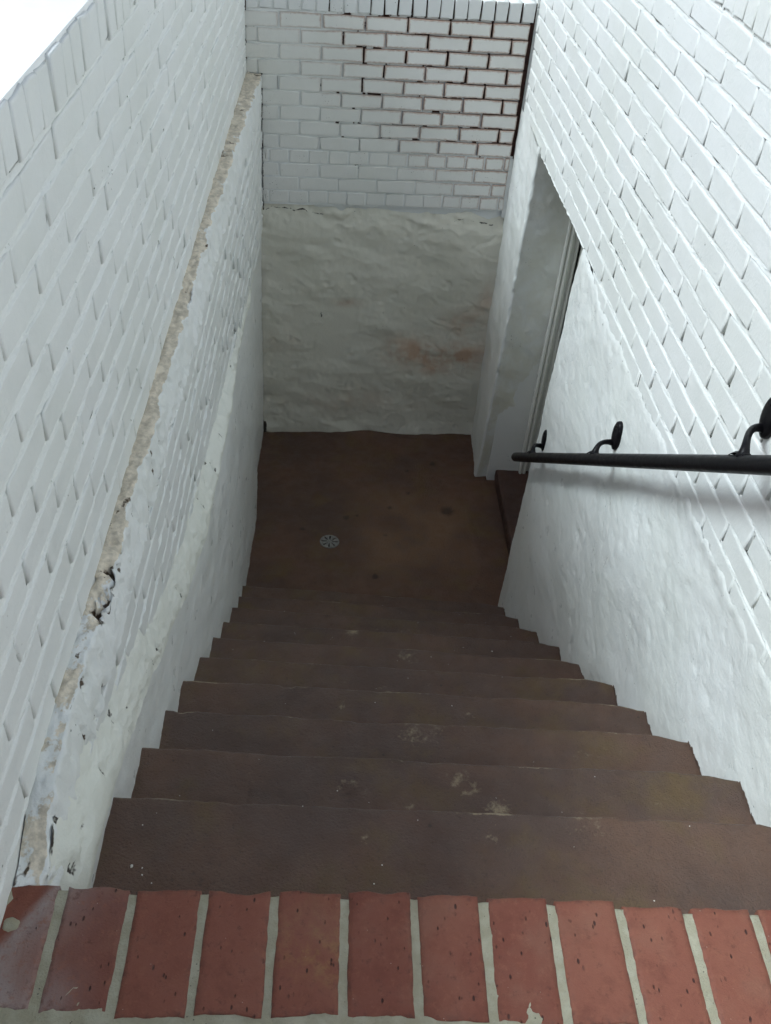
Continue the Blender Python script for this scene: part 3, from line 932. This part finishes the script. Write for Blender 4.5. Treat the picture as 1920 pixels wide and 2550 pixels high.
# rounded corner at the door and the jamb face behind it
edge_w = 0.008 * fbm(np.stack([tz * 0, tz * 2, tz * 0], -1), 4, 107) + 0.003 * fbm(np.stack([tz * 0, tz * 2, tz * 0], -1), 18, 108) - 0.016 * sstep(0.10, 0.02, tz)
Yd = Y_ + (edge_w[None, :]) * sstep(2.45, 2.70, Y_)
Rr = 0.03
X_ = X_ + Rr * (1 - np.sqrt(np.clip(1 - np.clip((Y_ - (2.70 - Rr)) / Rr, 0, 1) ** 2, 0, 1)))
main = np.stack([X_, Yd, Z_], -1)
jx = np.linspace(0.01, 0.20, turn)
jam = np.stack([X_[-1][None, :] + jx[:, None], np.repeat(Yd[-1][None, :], turn, 0) - 0.004 * fbm(np.stack([jx[:, None] + tz[None] * 0, tz[None] * 2 + jx[:, None] * 0, tz[None] * 0 + jx[:, None] * 0], -1), 9, 109), np.repeat(Z_[-1][None, :], turn, 0)], -1)
full = np.concatenate([main, jam], 0)
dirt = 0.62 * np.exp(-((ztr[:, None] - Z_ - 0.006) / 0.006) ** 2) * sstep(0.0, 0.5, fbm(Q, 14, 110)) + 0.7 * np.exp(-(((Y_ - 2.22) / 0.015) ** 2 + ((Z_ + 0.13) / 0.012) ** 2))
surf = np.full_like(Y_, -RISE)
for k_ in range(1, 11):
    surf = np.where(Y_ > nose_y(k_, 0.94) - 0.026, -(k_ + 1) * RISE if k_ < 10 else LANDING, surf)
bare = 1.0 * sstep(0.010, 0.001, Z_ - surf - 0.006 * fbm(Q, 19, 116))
bare = np.concatenate([bare, np.zeros((turn, nz))], 0)
dirt = np.concatenate([dirt, np.zeros((turn, nz))], 0)
link('plaster_coat', grid('plaster_coat', full, M_PLASTER, {'dirt': dirt, 'bare': bare}, flip=True), RW)

# plastered pier in the corner beyond the doorway: face, arris and reveal in one sheet
zs = np.linspace(-0.020, LANDING - 0.04, 170)
tabx = [(-2.08, 0.862), (-2.03, 0.866), (-1.9, 0.874), (-1.6, 0.880), (-1.0, 0.888), (-0.3, 0.893), (0.0, 0.893)]
taby = [(-2.08, 3.750), (-2.03, 3.748), (-1.6, 3.715), (-1.0, 3.680), (-0.3, 3.665), (0.0, 3.650)]
ax = np.interp(zs, [a for a, b in tabx], [b for a, b in tabx])
ay = np.interp(zs, [a for a, b in taby], [b for a, b in taby])
cols, kinds = [], []
for t in np.linspace(0, 1, 44):                           # along the face from the end wall to the arris
    cols.append(('a', t))
for t in np.linspace(0, 1, 7)[1:-1]:
    cols.append(('c', t))
for t in np.linspace(0, 1, 30):
    cols.append(('b', t))
P = np.zeros((len(cols), len(zs), 3))
rc = 0.013
for i, (kind, t) in enumerate(cols):
    if kind == 'a':
        bx_, by_ = 0.887, 4.215
        x = bx_ + (ax - bx_) * t
        y = by_ + (ay + rc - by_) * t
        nx, ny = -1, 0
    elif kind == 'c':
        a = t * math.pi / 2
        x = ax + rc - rc * math.cos(a)
        y = ay + rc - rc * math.sin(a)
        nx, ny = -math.cos(a), -math.sin(a)
    else:
        x = ax + rc + (1.135 - ax - rc) * t
        y = ay + 0.030 * t
        nx, ny = 0, -1
    Q = np.stack([x, y, zs], -1)
    Qa = np.stack([x * 1.0, y, zs * 1.0 + x * 0.7], -1)
    d = 0.009 * fbm(Q, 3.4, 121) + 0.006 * fbm(Qa, 9, 122) + 0.0048 * sstep(0.45, 0.95, ridge(Qa * np.array([1, 1, 2.2]), 7, 123, 2)) + 0.0018 * fbm(Q, 40, 124)
    if kind == 'c':
        d = d + 0.006 * fbm(Q, 18, 125)
    edge = 0.5 + 0.5 * (1 - abs(2 * t - 1)) if kind != 'c' else 1.0
    P[i] = np.stack([x + nx * d * edge, y + ny * d * edge, zs], -1)
isb = np.array([1.0 if k_ == 'b' else 0.0 for k_, t_ in cols])
tint = isb[:, None] * (0.35 + 0.35 * sstep(-0.9, -1.7, zs)[None, :])
dirt = np.zeros(P.shape[:2])
link('pier_plaster', grid('pier_plaster', P, M_PIER, {'tint': tint, 'dirt': dirt}), RW)
# underside of the brickwork over the doorway
link('lintel_soffit', skew_boxes([(2.66, 3.75, -0.062, -0.0535, 0.012, 0.30)]), RW)

# ================================================================== door in the recess
DR = thing('basement_door', 'white moulded door frame and door in the recess at the foot of the stairs', 'door', (1.15, 3.2, LANDING))
def extrude_z(name, poly, z0, z1, mat):
    bm = bmesh.new()
    lo = [bm.verts.new((x, y, z0)) for x, y in poly]
    hi = [bm.verts.new((x, y, z1)) for x, y in poly]
    n = len(poly)
    for i in range(n):
        j = (i + 1) % n
        bm.faces.new((lo[i], lo[j], hi[j], hi[i]))
    bm.faces.new(lo[::-1])
    bm.faces.new(hi)
    bmesh.ops.recalc_face_normals(bm, faces=bm.faces)
    me = bpy.data.meshes.new(name)
    bm.to_mesh(me)
    bm.free()
    me.materials.append(mat)
    return me
def arc(cx, cy, r, a0, a1, n=6):
    return [(cx + r * math.cos(math.radians(a0 + (a1 - a0) * i / n)), cy + r * math.sin(math.radians(a0 + (a1 - a0) * i / n))) for i in range(n + 1)]
ZS = LANDING + 0.085
yj = 3.712
link('moulding', extrude_z('moulding', [(1.116, yj + 0.06)] + arc(1.124, yj - 0.018, 0.008, 180, 340) + [(1.136, yj - 0.010)] + arc(1.147, yj - 0.014, 0.010, 190, 350) + [(1.160, yj + 0.004), (1.160, yj + 0.06)], ZS + 0.001, -0.064, M_TRIM), DR)
link('jamb', extrude_z('jamb', [(1.1605, yj + 0.06), (1.1605, yj + 0.008), (1.178, yj + 0.006)] + arc(1.186, yj + 0.000, 0.009, 180, 350) + [(1.198, yj + 0.008), (1.26, yj + 0.008), (1.26, yj + 0.06)], ZS + 0.001, -0.064, M_TRIM), DR)
link('jamb', extrude_z('jamb', [(1.10, 2.705), (1.235, 2.705), (1.235, 2.735), (1.10, 2.735)], ZS + 0.001, -0.064, M_TRIM), DR)
link('head_jamb', boxes('head_jamb', [((1.12, 2.736, -0.095), (1.235, yj - 0.03, -0.0645))], M_TRIM, 0.003), DR)
dp = link('door_panel', boxes('door_panel', [((1.205, 2.738, ZS + 0.006), (1.245, yj + 0.006, -0.097))], M_DOOR, 0.003), DR)
kv, kf = tube([(1.185, 2.80, LANDING + 1.0), (1.165, 2.80, LANDING + 1.0), (1.155, 2.80, LANDING + 1.0), (1.135, 2.80, LANDING + 1.0), (1.128, 2.80, LANDING + 1.0)], [0.012, 0.012, 0.024, 0.026, 0.012], 14)
link('handle', raw_mesh('handle', kv, kf, M_BLACK), dp)
# painted sill: lumpy raised step in the doorway
sy = np.linspace(2.69, 3.752, 70)
sp_ = []
for t in np.linspace(0, 1, 8):
    sp_.append((0.983, LANDING - 0.02 + t * 0.09))
for a in (20, 45, 70):
    sp_.append((0.995 - 0.012 * math.cos(math.radians(a)), ZS - 0.012 + 0.012 * math.sin(math.radians(a))))
for t in np.linspace(0, 1, 12):
    sp_.append((0.997 + 0.22 * t, ZS))
P = np.zeros((len(sy), len(sp_), 3))
for k, (x, z) in enumerate(sp_):
    Q = np.stack([sy, np.full_like(sy, x * 2 + z * 3), sy * 0], -1)
    P[:, k] = np.stack([x + 0.003 * fbm(Q, 7, 131) + 0.02 * (3.7 - sy) * 0.9 + 0 * sy, sy, z + 0.0025 * fbm(Q, 10, 132)], -1)
link('sill', grid('sill', P, M_SILL), DR)

# ================================================================== landing floor
xs = np.arange(-0.50, 1.24, 0.0125)
ysf = np.arange(2.45, 4.34, 0.0125)
X_, Y_ = np.meshgrid(xs, ysf, indexing='ij')
Q = np.stack([X_, Y_, X_ * 0], -1)
Z_ = LANDING + 0.004 * fbm(Q, 2.0, 141) + 0.0012 * fbm(Q, 14, 142)
Z_ = Z_ - 0.012 * np.exp(-(((X_ - 0.012) / 0.16) ** 2 + ((Y_ - 3.13) / 0.16) ** 2))
patch = sstep(0.0, 0.02, X_ - 0.80 + 0.09 * sstep(3.0, 2.7, Y_) - 0.02 * np.sin(Y_ * 5)) * sstep(3.74, 3.70, Y_)
Z_ = Z_ + 0.007 * patch
Z_ = Z_ + 0.022 * np.exp(-((Y_ - 4.12 - 0.02 * np.sin(X_ * 9)) / 0.035) ** 2) * np.exp(-((X_ - 0.25) / 0.22) ** 2)
hole = (X_ - 0.012) ** 2 + (Y_ - 3.13) ** 2 < 0.049 ** 2
spots = [(0.62, 3.86, 0.030), (0.46, 3.78, 0.018), (0.46, 3.57, 0.018), (0.10, 3.33, 0.026), (0.16, 3.35, 0.014), (-0.14, 3.22, 0.022), (0.32, 3.19, 0.016), (0.35, 3.43, 0.02), (0.26, 2.86, 0.026), (0.68, 3.42, 0.05)]
spot_a = sum(np.exp(-(((X_ - a) / c) ** 2 + ((Y_ - b) / (c * 1.1)) ** 2)) for a, b, c in spots)
worn = 0.25 * np.exp(-(((X_ - 0.45) / 0.36) ** 2 + ((Y_ - 3.25) / 0.35) ** 2)) + 0.12 * fbm(Q, 3, 143)
me = grid('landing_floor', np.stack([X_, Y_, Z_], -1), M_FLOOR, {'worn': worn, 'spot': spot_a, 'olive': np.exp(-(((X_ - 0.48) / 0.34) ** 4 + ((Y_ - 3.2) / 0.36) ** 4)) * (1 - patch)})
bm = bmesh.new()
bm.from_mesh(me)
bm.verts.ensure_lookup_table()
hf = hole.ravel()
bmesh.ops.delete(bm, geom=[f for f in bm.faces if all(hf[v.index] for v in f.verts)], context='FACES')
bm.to_mesh(me)
bm.free()
struct('landing_floor', me)

# ================================================================== stairs
ST = thing('concrete_stairs', 'dark brown painted concrete stairs going down between the white walls', 'stairs', (0.28, 1.3, LANDING))
def make_step(k):
    """tread k lies at -k * RISE and ends in nosing k; riser falls to the next tread"""
    x = np.arange(-0.475, 1.075, 0.0125)
    z = -k * RISE
    zn = z - RISE if k < 10 else LANDING
    yb_ = nose_y(k - 1, x) - 0.03 if k > 1 else np.full_like(x, -0.05)
    q1 = np.stack([x, x * 0 + k * 2.7, x * 0], -1)
    yn = nose_y(k, x) + 0.003 * fbm(q1, 3.0, 151 + k) + 0.0016 * fbm(q1, 22, 171 + k) - 0.006 * sstep(0.55, 0.85, fbm(q1, 11, 191 + k))
    yn = yn - 0.016 * sstep(0.10, 0.0, float(np.interp(nose_y(k, 0.95), [0.5, 0.754, 1.013, 1.26, 1.515, 1.76, 2.016, 2.25, 2.496], [0.995, 0.987, 0.971, 0.972, 0.930, 0.924, 0.900, 0.887, 0.876])) - x)
    rad = 0.011 + 0.004 * fbm(q1, 8, 211 + k)
    pf = [('t', t) for t in np.linspace(0, 1, 24)] + [('n', t) for t in np.linspace(0, 1, 6)[1:]] + [('r', t) for t in np.linspace(0, 1, 10)[1:]]
    P = np.zeros((len(x), len(pf), 3))
    worn = np.zeros((len(x), len(pf)))
    spot_ = np.zeros_like(worn)
    sag = 0.003 * fbm(q1, 1.3, 231 + k)
    for j, (kind, t) in enumerate(pf):
        if kind == 't':
            y = yb_ + (yn - rad - yb_) * t
            zz = z + sag
        elif kind == 'n':
            a = t * math.pi / 2
            y = yn - rad + rad * math.sin(a)
            zz = z + sag - rad + rad * math.cos(a)
        else:
            y = yn - 0.012 * t
            zz = (z + sag - rad) * (1 - t) + (zn - 0.02) * t
        Q = np.stack([x, y, x * 0 + k], -1)
        d = 0.0016 * fbm(Q, 9, 251) + 0.0014 * fbm(Q, 45, 252, 3)
        nw = (0.28 + 0.45 * sstep(0.1, 0.9, fbm(q1, 6, 271 + k))) if kind == 'n' and t < 0.75 else 0.0
        worn[:, j] = 0.20 + 0.30 * fbm(Q, 3.6, 261) * (1 if kind == 't' else 0.3) + nw
        cr = 0
        for (kk, cx, cy, cr_, dep, wv) in ((2, 0.073, 0.443, 0.030, 0.010, 0.32), (2, 0.345, 0.466, 0.030, 0.008, 0.32), (2, 0.410, 0.405, 0.040, 0.001, 0.60), (2, 0.209, 0.405, 0.016, 0.001, 0.60),
                                           (2, -0.156, 0.479, 0.020, 0.002, 0.45), (2, -0.155, 0.437, 0.020, 0.006, 0.2), (4, -0.071, 1.027, 0.05, 0.001, 0.35), (4, 0.061, 0.98, 0.024, 0.002, 0.6),
                                           (4, 0.438, 0.957, 0.022, 0.001, 0.5), (3, 0.25, 0.74, 0.05, 0.0, 0.32), (3, 0.70, 0.70, 0.05, 0.0, 0.2), (5, 0.20, 1.20, 0.02, 0.002, 0.55), (5, 0.35, 1.22, 0.05, 0.0, 0.25),
                                           (6, 0.30, 1.50, 0.05, 0.0, 0.5), (7, 0.12, 1.78, 0.03, 0.0, 0.5), (1, 0.10, 0.215, 0.012, 0.001, 0.4), (1, 0.35, 0.22, 0.05, 0.0, 0.35), (3, 0.45, 0.64, 0.06, 0.0, 0.25),
                                           (1, 0.55, 0.25, 0.05, 0.0, 0.25), (3, 0.78, 0.62, 0.05, 0.001, 0.3), (8, 0.4, 1.9, 0.05, 0, 0.3)):
            if kk == k:
                g = np.exp(-(((x - cx) / cr_) ** 2 + ((y - cy) / (cr_ * 0.9)) ** 2))
                d = d - dep * g * (0.7 + 0.6 * fbm(Q, 40, 281))
                worn[:, j] += wv * (1.6 * np.exp(-((np.sqrt(((x - cx) / cr_) ** 2 + ((y - cy) / cr_) ** 2) - 0.9 + 0.5 * fbm(Q, 30, 292)) / 0.4) ** 2) if dep > 0.005 else g)
                if dep > 0.005:
                    spot_[:, j] += 0.5 * g * (0.8 + 0.9 * fbm(Q, 45, 291))
        ny = 0 if kind == 't' else (math.sin(t * math.pi / 2) if kind == 'n' else 1)
        nz_ = 1 if kind == 't' else (math.cos(t * math.pi / 2) if kind == 'n' else 0)
        P[:, j] = np.stack([x, y + d * ny, zz + d * nz_], -1)
    return grid('step', P, M_STEP, {'worn': worn, 'spot': spot_})
for k in range(1, 11):
    link('step', make_step(k), ST)

# ================================================================== brick pavement at the head of the stairs
PV = struct('brick_pavement', boxes('brick_pavement', [((-0.72, -0.415, -0.30), (1.08, 0.004, -0.085))], M_PORCH))
def paver_mesh(L, W, seed, spray=0, ochre=0, cx=0, cy=0):
    """paver lying flat: L along y, W along x, top at z = 0; chipped far edge"""
    r = np.random.default_rng(abs(int(seed)))
    nx, ny = 11, 17
    X = np.linspace(-W / 2, W / 2, nx)
    Y = np.linspace(-L / 2, L / 2, ny)
    V, F, E = [], [], []
    bev = 0.0035
    XX, YY = np.meshgrid(X, Y, indexing='ij')
    q = np.stack([XX + seed * 3.7, YY, XX * 0], -1)
    ex = 0.0009 * fbm(np.stack([YY + seed, XX * 0 + np.sign(XX), XX * 0], -1), 30, 301)
    ey = 0.0042 * fbm(np.stack([XX + seed * 1.9, YY * 0 + np.sign(YY), XX * 0], -1), 28, 302) - 0.004 * sstep(0.3, 0.8, fbm(np.stack([XX + seed * 2.3, YY * 0, XX * 0], -1), 17, 303))
    ZZ = 0.0007 * fbm(q, 20, 304) + 0.0005 * fbm(q, 60, 305)
    bx_ = np.abs(XX) > W / 2 - 1e-6
    by_ = np.abs(YY) > L / 2 - 1e-6
    PX = XX + np.where(bx_, ex - np.sign(XX) * bev * 0.6, 0)
    PY = YY + np.where(by_, ey * np.sign(YY) - np.sign(YY) * bev * 0.6, 0)
    top = np.stack([PX, PY, ZZ - np.where(bx_ | by_, 0.0008, 0)], -1)
    V = top.reshape(-1, 3).tolist()
    idx = np.arange(nx * ny).reshape(nx, ny)
    F = np.stack([idx[:-1, :-1], idx[1:, :-1], idx[1:, 1:], idx[:-1, 1:]], -1).reshape(-1, 4).tolist()
    ring = list(idx[:, 0]) + list(idx[-1, 1:]) + list(idx[-2::-1, -1]) + list(idx[0, -2:0:-1])
    edge = np.where(bx_ | by_, 0.8, 0.0).ravel().tolist()
    prev = [int(i) for i in ring]
    for dxy, z in ((bev * 0.6, -bev), (bev * 0.6, -0.056)):
        cur = []
        for i in ring:
            p = V[i]
            s = (np.sign(p[0]) if abs(p[0]) > W / 2 - 0.012 and bx_.ravel()[i] else 0, np.sign(p[1]) if by_.ravel()[i] else 0)
            cur.append(len(V))
            V.append([p[0] + s[0] * dxy, p[1] + s[1] * dxy, z])
            edge.append(1.0)
        n = len(ring)
        for a in range(n):
            b = (a + 1) % n
            F.append((prev[a], cur[a], cur[b], prev[b]))
        prev = cur
    Va = np.array(V)
    wx, wy = Va[:, 0] + cx, Va[:, 1] + cy
    band = wx - (-0.428 + 0.58 * wy)                    # diagonal sweep of white overspray, crisp on its left side
    sprayv = spray * (0.85 * sstep(-0.010, 0.010, band) * np.exp(-np.maximum(band, 0) / 0.055) + 0.45 * sstep(-0.10, -0.18, wy) * sstep(-0.30, -0.42, wx))
    och = ochre * np.exp(-(((wx + 0.0) / 0.06) ** 2 + ((wy + 0.085) / 0.055) ** 2)) + 0.8 * ochre * np.exp(-(((wx - 0.035) / 0.022) ** 2 + ((wy + 0.118) / 0.03) ** 2))
    return raw_mesh('brick', V, F, M_PAVER, {'edge': edge, 'spray': sprayv, 'ochre': och})
JX = [-0.5255 + 0.1157 * i for i in range(0, 16)]
far_y = lambda x: 0.004 - 0.020 * sstep(0.05, 0.9, x)
for i in range(-1, len(JX) - 1):
    x0 = JX[i] if i >= 0 else JX[0] - 0.1157
    x1 = x0 + 0.1157
    cx = (x0 + x1) / 2
    if cx > 1.02:
        continue
    W = 0.1157 - 0.0132 + random.uniform(-0.002, 0.002)
    L = 0.2010 + random.uniform(-0.002, 0.002)
    cy = float(far_y(cx)) - L / 2 + random.uniform(-0.003, 0.003)
    me = paver_mesh(L, W, i + 3, spray=1.0 if cx < -0.25 else 0, ochre=1.0 if abs(cx) < 0.1 else 0, cx=cx, cy=cy)
    mw = Matrix.Translation((cx, cy, random.uniform(-0.0012, 0.0012))) @ Matrix.Rotation(random.gauss(0, 0.006), 4, 'Z') @ Matrix.Rotation(random.gauss(0, 0.004), 4, 'X')
    link('brick', me, PV, mw)
for i in range(-1, len(JX) - 1):
    x0 = (JX[i] if i >= 0 else JX[0] - 0.1157) + 0.02
    cx = x0 + 0.0579
    if cx > 1.02:
        continue
    me = paver_mesh(0.196, 0.098, i + 40, cx=cx, cy=-0.31)
    link('brick', me, PV, Matrix.Translation((cx, -0.3125, random.uniform(-0.001, 0.001))) @ Matrix.Rotation(random.gauss(0, 0.006), 4, 'Z'))
# mortar between the pavers: struck a little below their tops
xs = np.arange(-0.70, 1.07, 0.006)
ym = np.concatenate([np.arange(-0.412, -0.012, 0.008), [-0.010, -0.004]])
X_, Y_ = np.meshgrid(xs, ym, indexing='ij')
Q = np.stack([X_, Y_, X_ * 0], -1)
Z_ = -0.0030 + 0.0011 * fbm(Q, 32, 311) + 0.0010 * fbm(Q, 110, 312, 2)
Yw = Y_ + far_y(X_) - 0.006 + np.where(Y_ > -0.02, 0.004 * fbm(Q, 25, 313), 0)
top = np.stack([X_, Yw, Z_], -1)
skirt = top[:, -1:, :].copy()
skirt[..., 2] = -0.084
link('mortar', grid('mortar', np.concatenate([top, skirt], 1), M_MORTAR), PV)
# blobs of mortar dropped on the leftmost paver
def blob(cx, cy, rx, ry, h, seed):
    n, m = 20, 6
    V, F = [(cx, cy, h)], []
    for j in range(1, m + 1):
        for i in range(n):
            a = 2 * math.pi * i / n
            rr_ = (j / m) * (1 + 0.28 * float(vn(np.array([math.cos(a) * 2 + seed, math.sin(a) * 2, 0.5]), seed)))
            V.append((cx + rx * rr_ * math.cos(a), cy + ry * rr_ * math.sin(a), h * (1 - (j / m) ** 3) - 0.001 * (j == m)))
    for i in range(n):
        F.append((0, 1 + i, 1 + (i + 1) % n))
    for j in range(m - 1):
        for i in range(n):
            a, b = 1 + j * n + i, 1 + j * n + (i + 1) % n
            F.append((a, a + n, b + n, b))
    return raw_mesh('mortar_blob', V, F, M_MORTAR)
link('mortar_blob', blob(-0.478, -0.062, 0.014, 0.012, 0.0035, 1), PV)
link('mortar_blob', blob(-0.502, -0.018, 0.015, 0.018, 0.003, 2), PV)

# ================================================================== floor drain
FD = thing('floor_drain', 'round grey metal drain cover with radial slots set in the brown landing floor', 'drain', (0.012, 3.13, LANDING - 0.011))
bm = bmesh.new()
radii = [0.004, 0.0075, 0.014, 0.045, 0.052, 0.0545]
zz = [0.0006, 0.0, 0.0008, 0.0008, 0.0006, -0.006]
NS = 96
rings = []
for r_, z_ in zip(radii, zz):
    rings.append([bm.verts.new((r_ * math.cos(2 * math.pi * i / NS), r_ * math.sin(2 * math.pi * i / NS), z_ + 0.003)) for i in range(NS)])
bm.faces.new(rings[0])
for j in range(len(radii) - 1):
    for i in range(NS):
        if j == 2 and ((i + 3) % 12) in (0, 1, 2, 3):
            continue
        k = (i + 1) % NS
        bm.faces.new((rings[j][i], rings[j + 1][i], rings[j + 1][k], rings[j][k]))
geo = [e for e in bm.edges if e.is_boundary and max(v.co.xy.length for v in e.verts) < 0.05]
ex = bmesh.ops.extrude_edge_only(bm, edges=geo)
for v in [g for g in ex['geom'] if isinstance(g, bmesh.types.BMVert)]:
    v.co.z -= 0.006
me = bpy.data.meshes.new('cover_plate')
bm.to_mesh(me)
bm.free()
me.materials.append(M_DRAIN)
link('cover_plate', me, FD, Matrix.Translation((0.012, 3.13, LANDING - 0.010)))
kv, kf = tube([(0, 0, -0.10), (0, 0, -0.012)], 0.050, 32)
link('drain_body', raw_mesh('drain_body', kv, kf, M_PIT), FD, Matrix.Translation((0.012, 3.13, LANDING - 0.010)))
kv, kf = tube([(0, 0, 0.003), (0, 0, 0.0045), (0, 0, 0.005)], [0.0042, 0.0040, 0.0028], 14)
link('screw', raw_mesh('screw', kv, kf, M_DRAIN), FD, Matrix.Translation((0.012, 3.13, LANDING - 0.010)))

# ================================================================== handrail
HR = thing('handrail', 'black round metal handrail on the right wall held by three brackets', 'handrail', (0.87, 1.7, -0.34))
pa, pb = Vector((0.839, 2.697, -1.087)), Vector((0.898, 0.735, 0.382))
d = (pb - pa).normalized()
Lr = (pb - pa).length * 1.45
pts = [pa + d * t for t in (0, 0.002, 0.006, 0.012)] + [pa + d * (0.012 + (Lr - 0.012) * i / 24) for i in range(1, 25)]
rd = [0.011, 0.0165, 0.0195, 0.0208] + [0.0212] * 24
kv, kf = tube(pts, rd, 28)
link('rail', raw_mesh('rail', kv, kf, M_BLACK), HR)
def rail_at(y):
    return pa + d * ((y - pa.y) / d.y)
def make_bracket(py, pz, sy):
    wx = float(xr(py))
    if py > 0.95:
        wx -= float(np.interp(py, [0.97, 1.8, 2.56], [0.0, 0.012, 0.022]))
    br_ = bpy.data.objects.new('bracket', None)
    COL.objects.link(br_)
    br_.parent = HR
    br_.empty_display_size = 0.03
    br_.matrix_basis = Matrix.Translation(Vector((wx, py, pz)) - Vector((0.87, 1.7, -0.34)))
    # oval wall plate, domed
    V, F = [], []
    nn = 28
    for rr_, h in ((0.0, 0.016), (0.45, 0.0155), (0.8, 0.0135), (0.95, 0.010), (1.0, 0.005), (1.0, -0.012)):
        for i in range(nn):
            a = 2 * math.pi * i / nn
            V.append((wx - h, py + 0.033 * rr_ * math.cos(a), pz + 0.055 * rr_ * math.sin(a)))
    for j in range(5):
        for i in range(nn):
            k = (i + 1) % nn
            F.append((j * nn + i, (j + 1) * nn + i, (j + 1) * nn + k, j * nn + k))
    me = raw_mesh('wall_plate', V, F, M_BLACK)
    link('wall_plate', me, br_)
    # curved arm from the plate's lower half out and down on to the rail
    ps = rail_at(sy)
    p0 = Vector((wx - 0.006, py, pz - 0.030))
    p3 = ps + Vector((0.002, 0, 0.020))
    p1 = p0 + Vector((-0.050, 0.0, 0.012))
    p2 = Vector((p3.x, p3.y, p3.z + 0.040))
    pts, rads = [], []
    for i in range(17):
        t = i / 16
        p = p0 * (1 - t) ** 3 + p1 * 3 * t * (1 - t) ** 2 + p2 * 3 * t * t * (1 - t) + p3 * t ** 3
        pts.append(p)
        r0 = 0.0078 + 0.0050 * (1 - t) ** 6 + 0.009 * t ** 6
        rads.append(r0)
    kv, kf = tube(pts, rads, 14)
    link('arm', raw_mesh('arm', kv, kf, M_BLACK), br_)
    # saddle foot lying along the rail
    up = Vector((0.1, 0, 1))
    up = (up - d * up.dot(d)).normalized()
    c = ps + up * 0.0195
    V, F = [], []
    pr_ = [(-0.036, 0.002), (-0.034, 0.005), (-0.014, 0.0095), (0.014, 0.0095), (0.034, 0.005), (0.036, 0.002)]
    sd = up.cross(d)
    for s_, h in pr_:
        for q in (-0.013, -0.006, 0.006, 0.013):
            V.append(c + d * s_ + sd * q + up * (h - (0.0045 if abs(q) > 0.01 else 0)))
    for i in range(len(pr_) - 1):
        for k in range(3):
            a = i * 4 + k
            F.append((a, a + 1, a + 5, a + 4))
    link('saddle', raw_mesh('saddle', V, F, M_BLACK), br_)
    for s_ in (-1, 1):
        kv, kf = tube([(wx - 0.013, py, pz + s_ * 0.030 + 0.006), (wx - 0.0155, py, pz + s_ * 0.030 + 0.006), (wx - 0.0165, py, pz + s_ * 0.030 + 0.006)], [0.0045, 0.0042, 0.002], 10)
        link('screw', raw_mesh('screw', kv, kf, M_BLACK), br_)
for py, pz, sy_ in ((2.545, -0.880, 2.444), (1.795, -0.308, 1.732), (0.971, 0.341, 0.853)):
    make_bracket(py, pz, sy_)

# ================================================================== flecks of white paint and grit on the treads
V, F = [], []
def fleck(x, y, z, s):
    n = random.choice((4, 5, 6))
    b = len(V)
    a0 = random.random() * 6
    for h in (0.0, s * 0.35):
        for i in range(n):
            a = a0 + 2 * math.pi * i / n
            r_ = s * random.uniform(0.5, 1.0) * (1 if h == 0 else 0.8)
            V.append((x + r_ * math.cos(a), y + r_ * math.sin(a), z + h))
    F.append(tuple(b + n + i for i in range(n)))
    for i in range(n):
        j = (i + 1) % n
        F.append((b + i, b + j, b + n + j, b + n + i))
for x, y, k, s in ((-0.342, 0.145, 1, 0.0045), (-0.322, 0.142, 1, 0.0022), (-0.32, 0.128, 1, 0.0026), (-0.30, 0.112, 1, 0.0018), (-0.243, 0.335, 2, 0.005), (-0.272, 0.338, 2, 0.003), (-0.262, 0.62, 3, 0.005),
                   (-0.29, 0.62, 3, 0.003), (-0.205, 0.61, 3, 0.0022), (-0.385, 1.10, 5, 0.004), (-0.38, 1.085, 5, 0.0025), (0.66, 1.70, 7, 0.006), (0.05, 2.62, 11, 0.006), (0.28, 2.66, 11, 0.004), (0.3, 0.62, 3, 0.003), (0.35, 0.61, 3, 0.003)):
    fleck(x, y, -k * RISE + 0.001, s)
for i in range(90):
    k = random.randint(1, 9)
    y0 = nose_y(k, 0) - RUN * random.uniform(0.05, 0.95)
    fleck(random.uniform(-0.39, 0.85), y0, -k * RISE + 0.001, random.choice((0.0010, 0.0012, 0.0016, 0.002)))
fl = link('paint_flecks', raw_mesh('paint_flecks', V, F, M_FLAKE, smooth=False))
fl['kind'] = 'stuff'
fl['label'] = 'small white flecks of fallen paint scattered on the brown stair treads'
fl['category'] = 'debris'
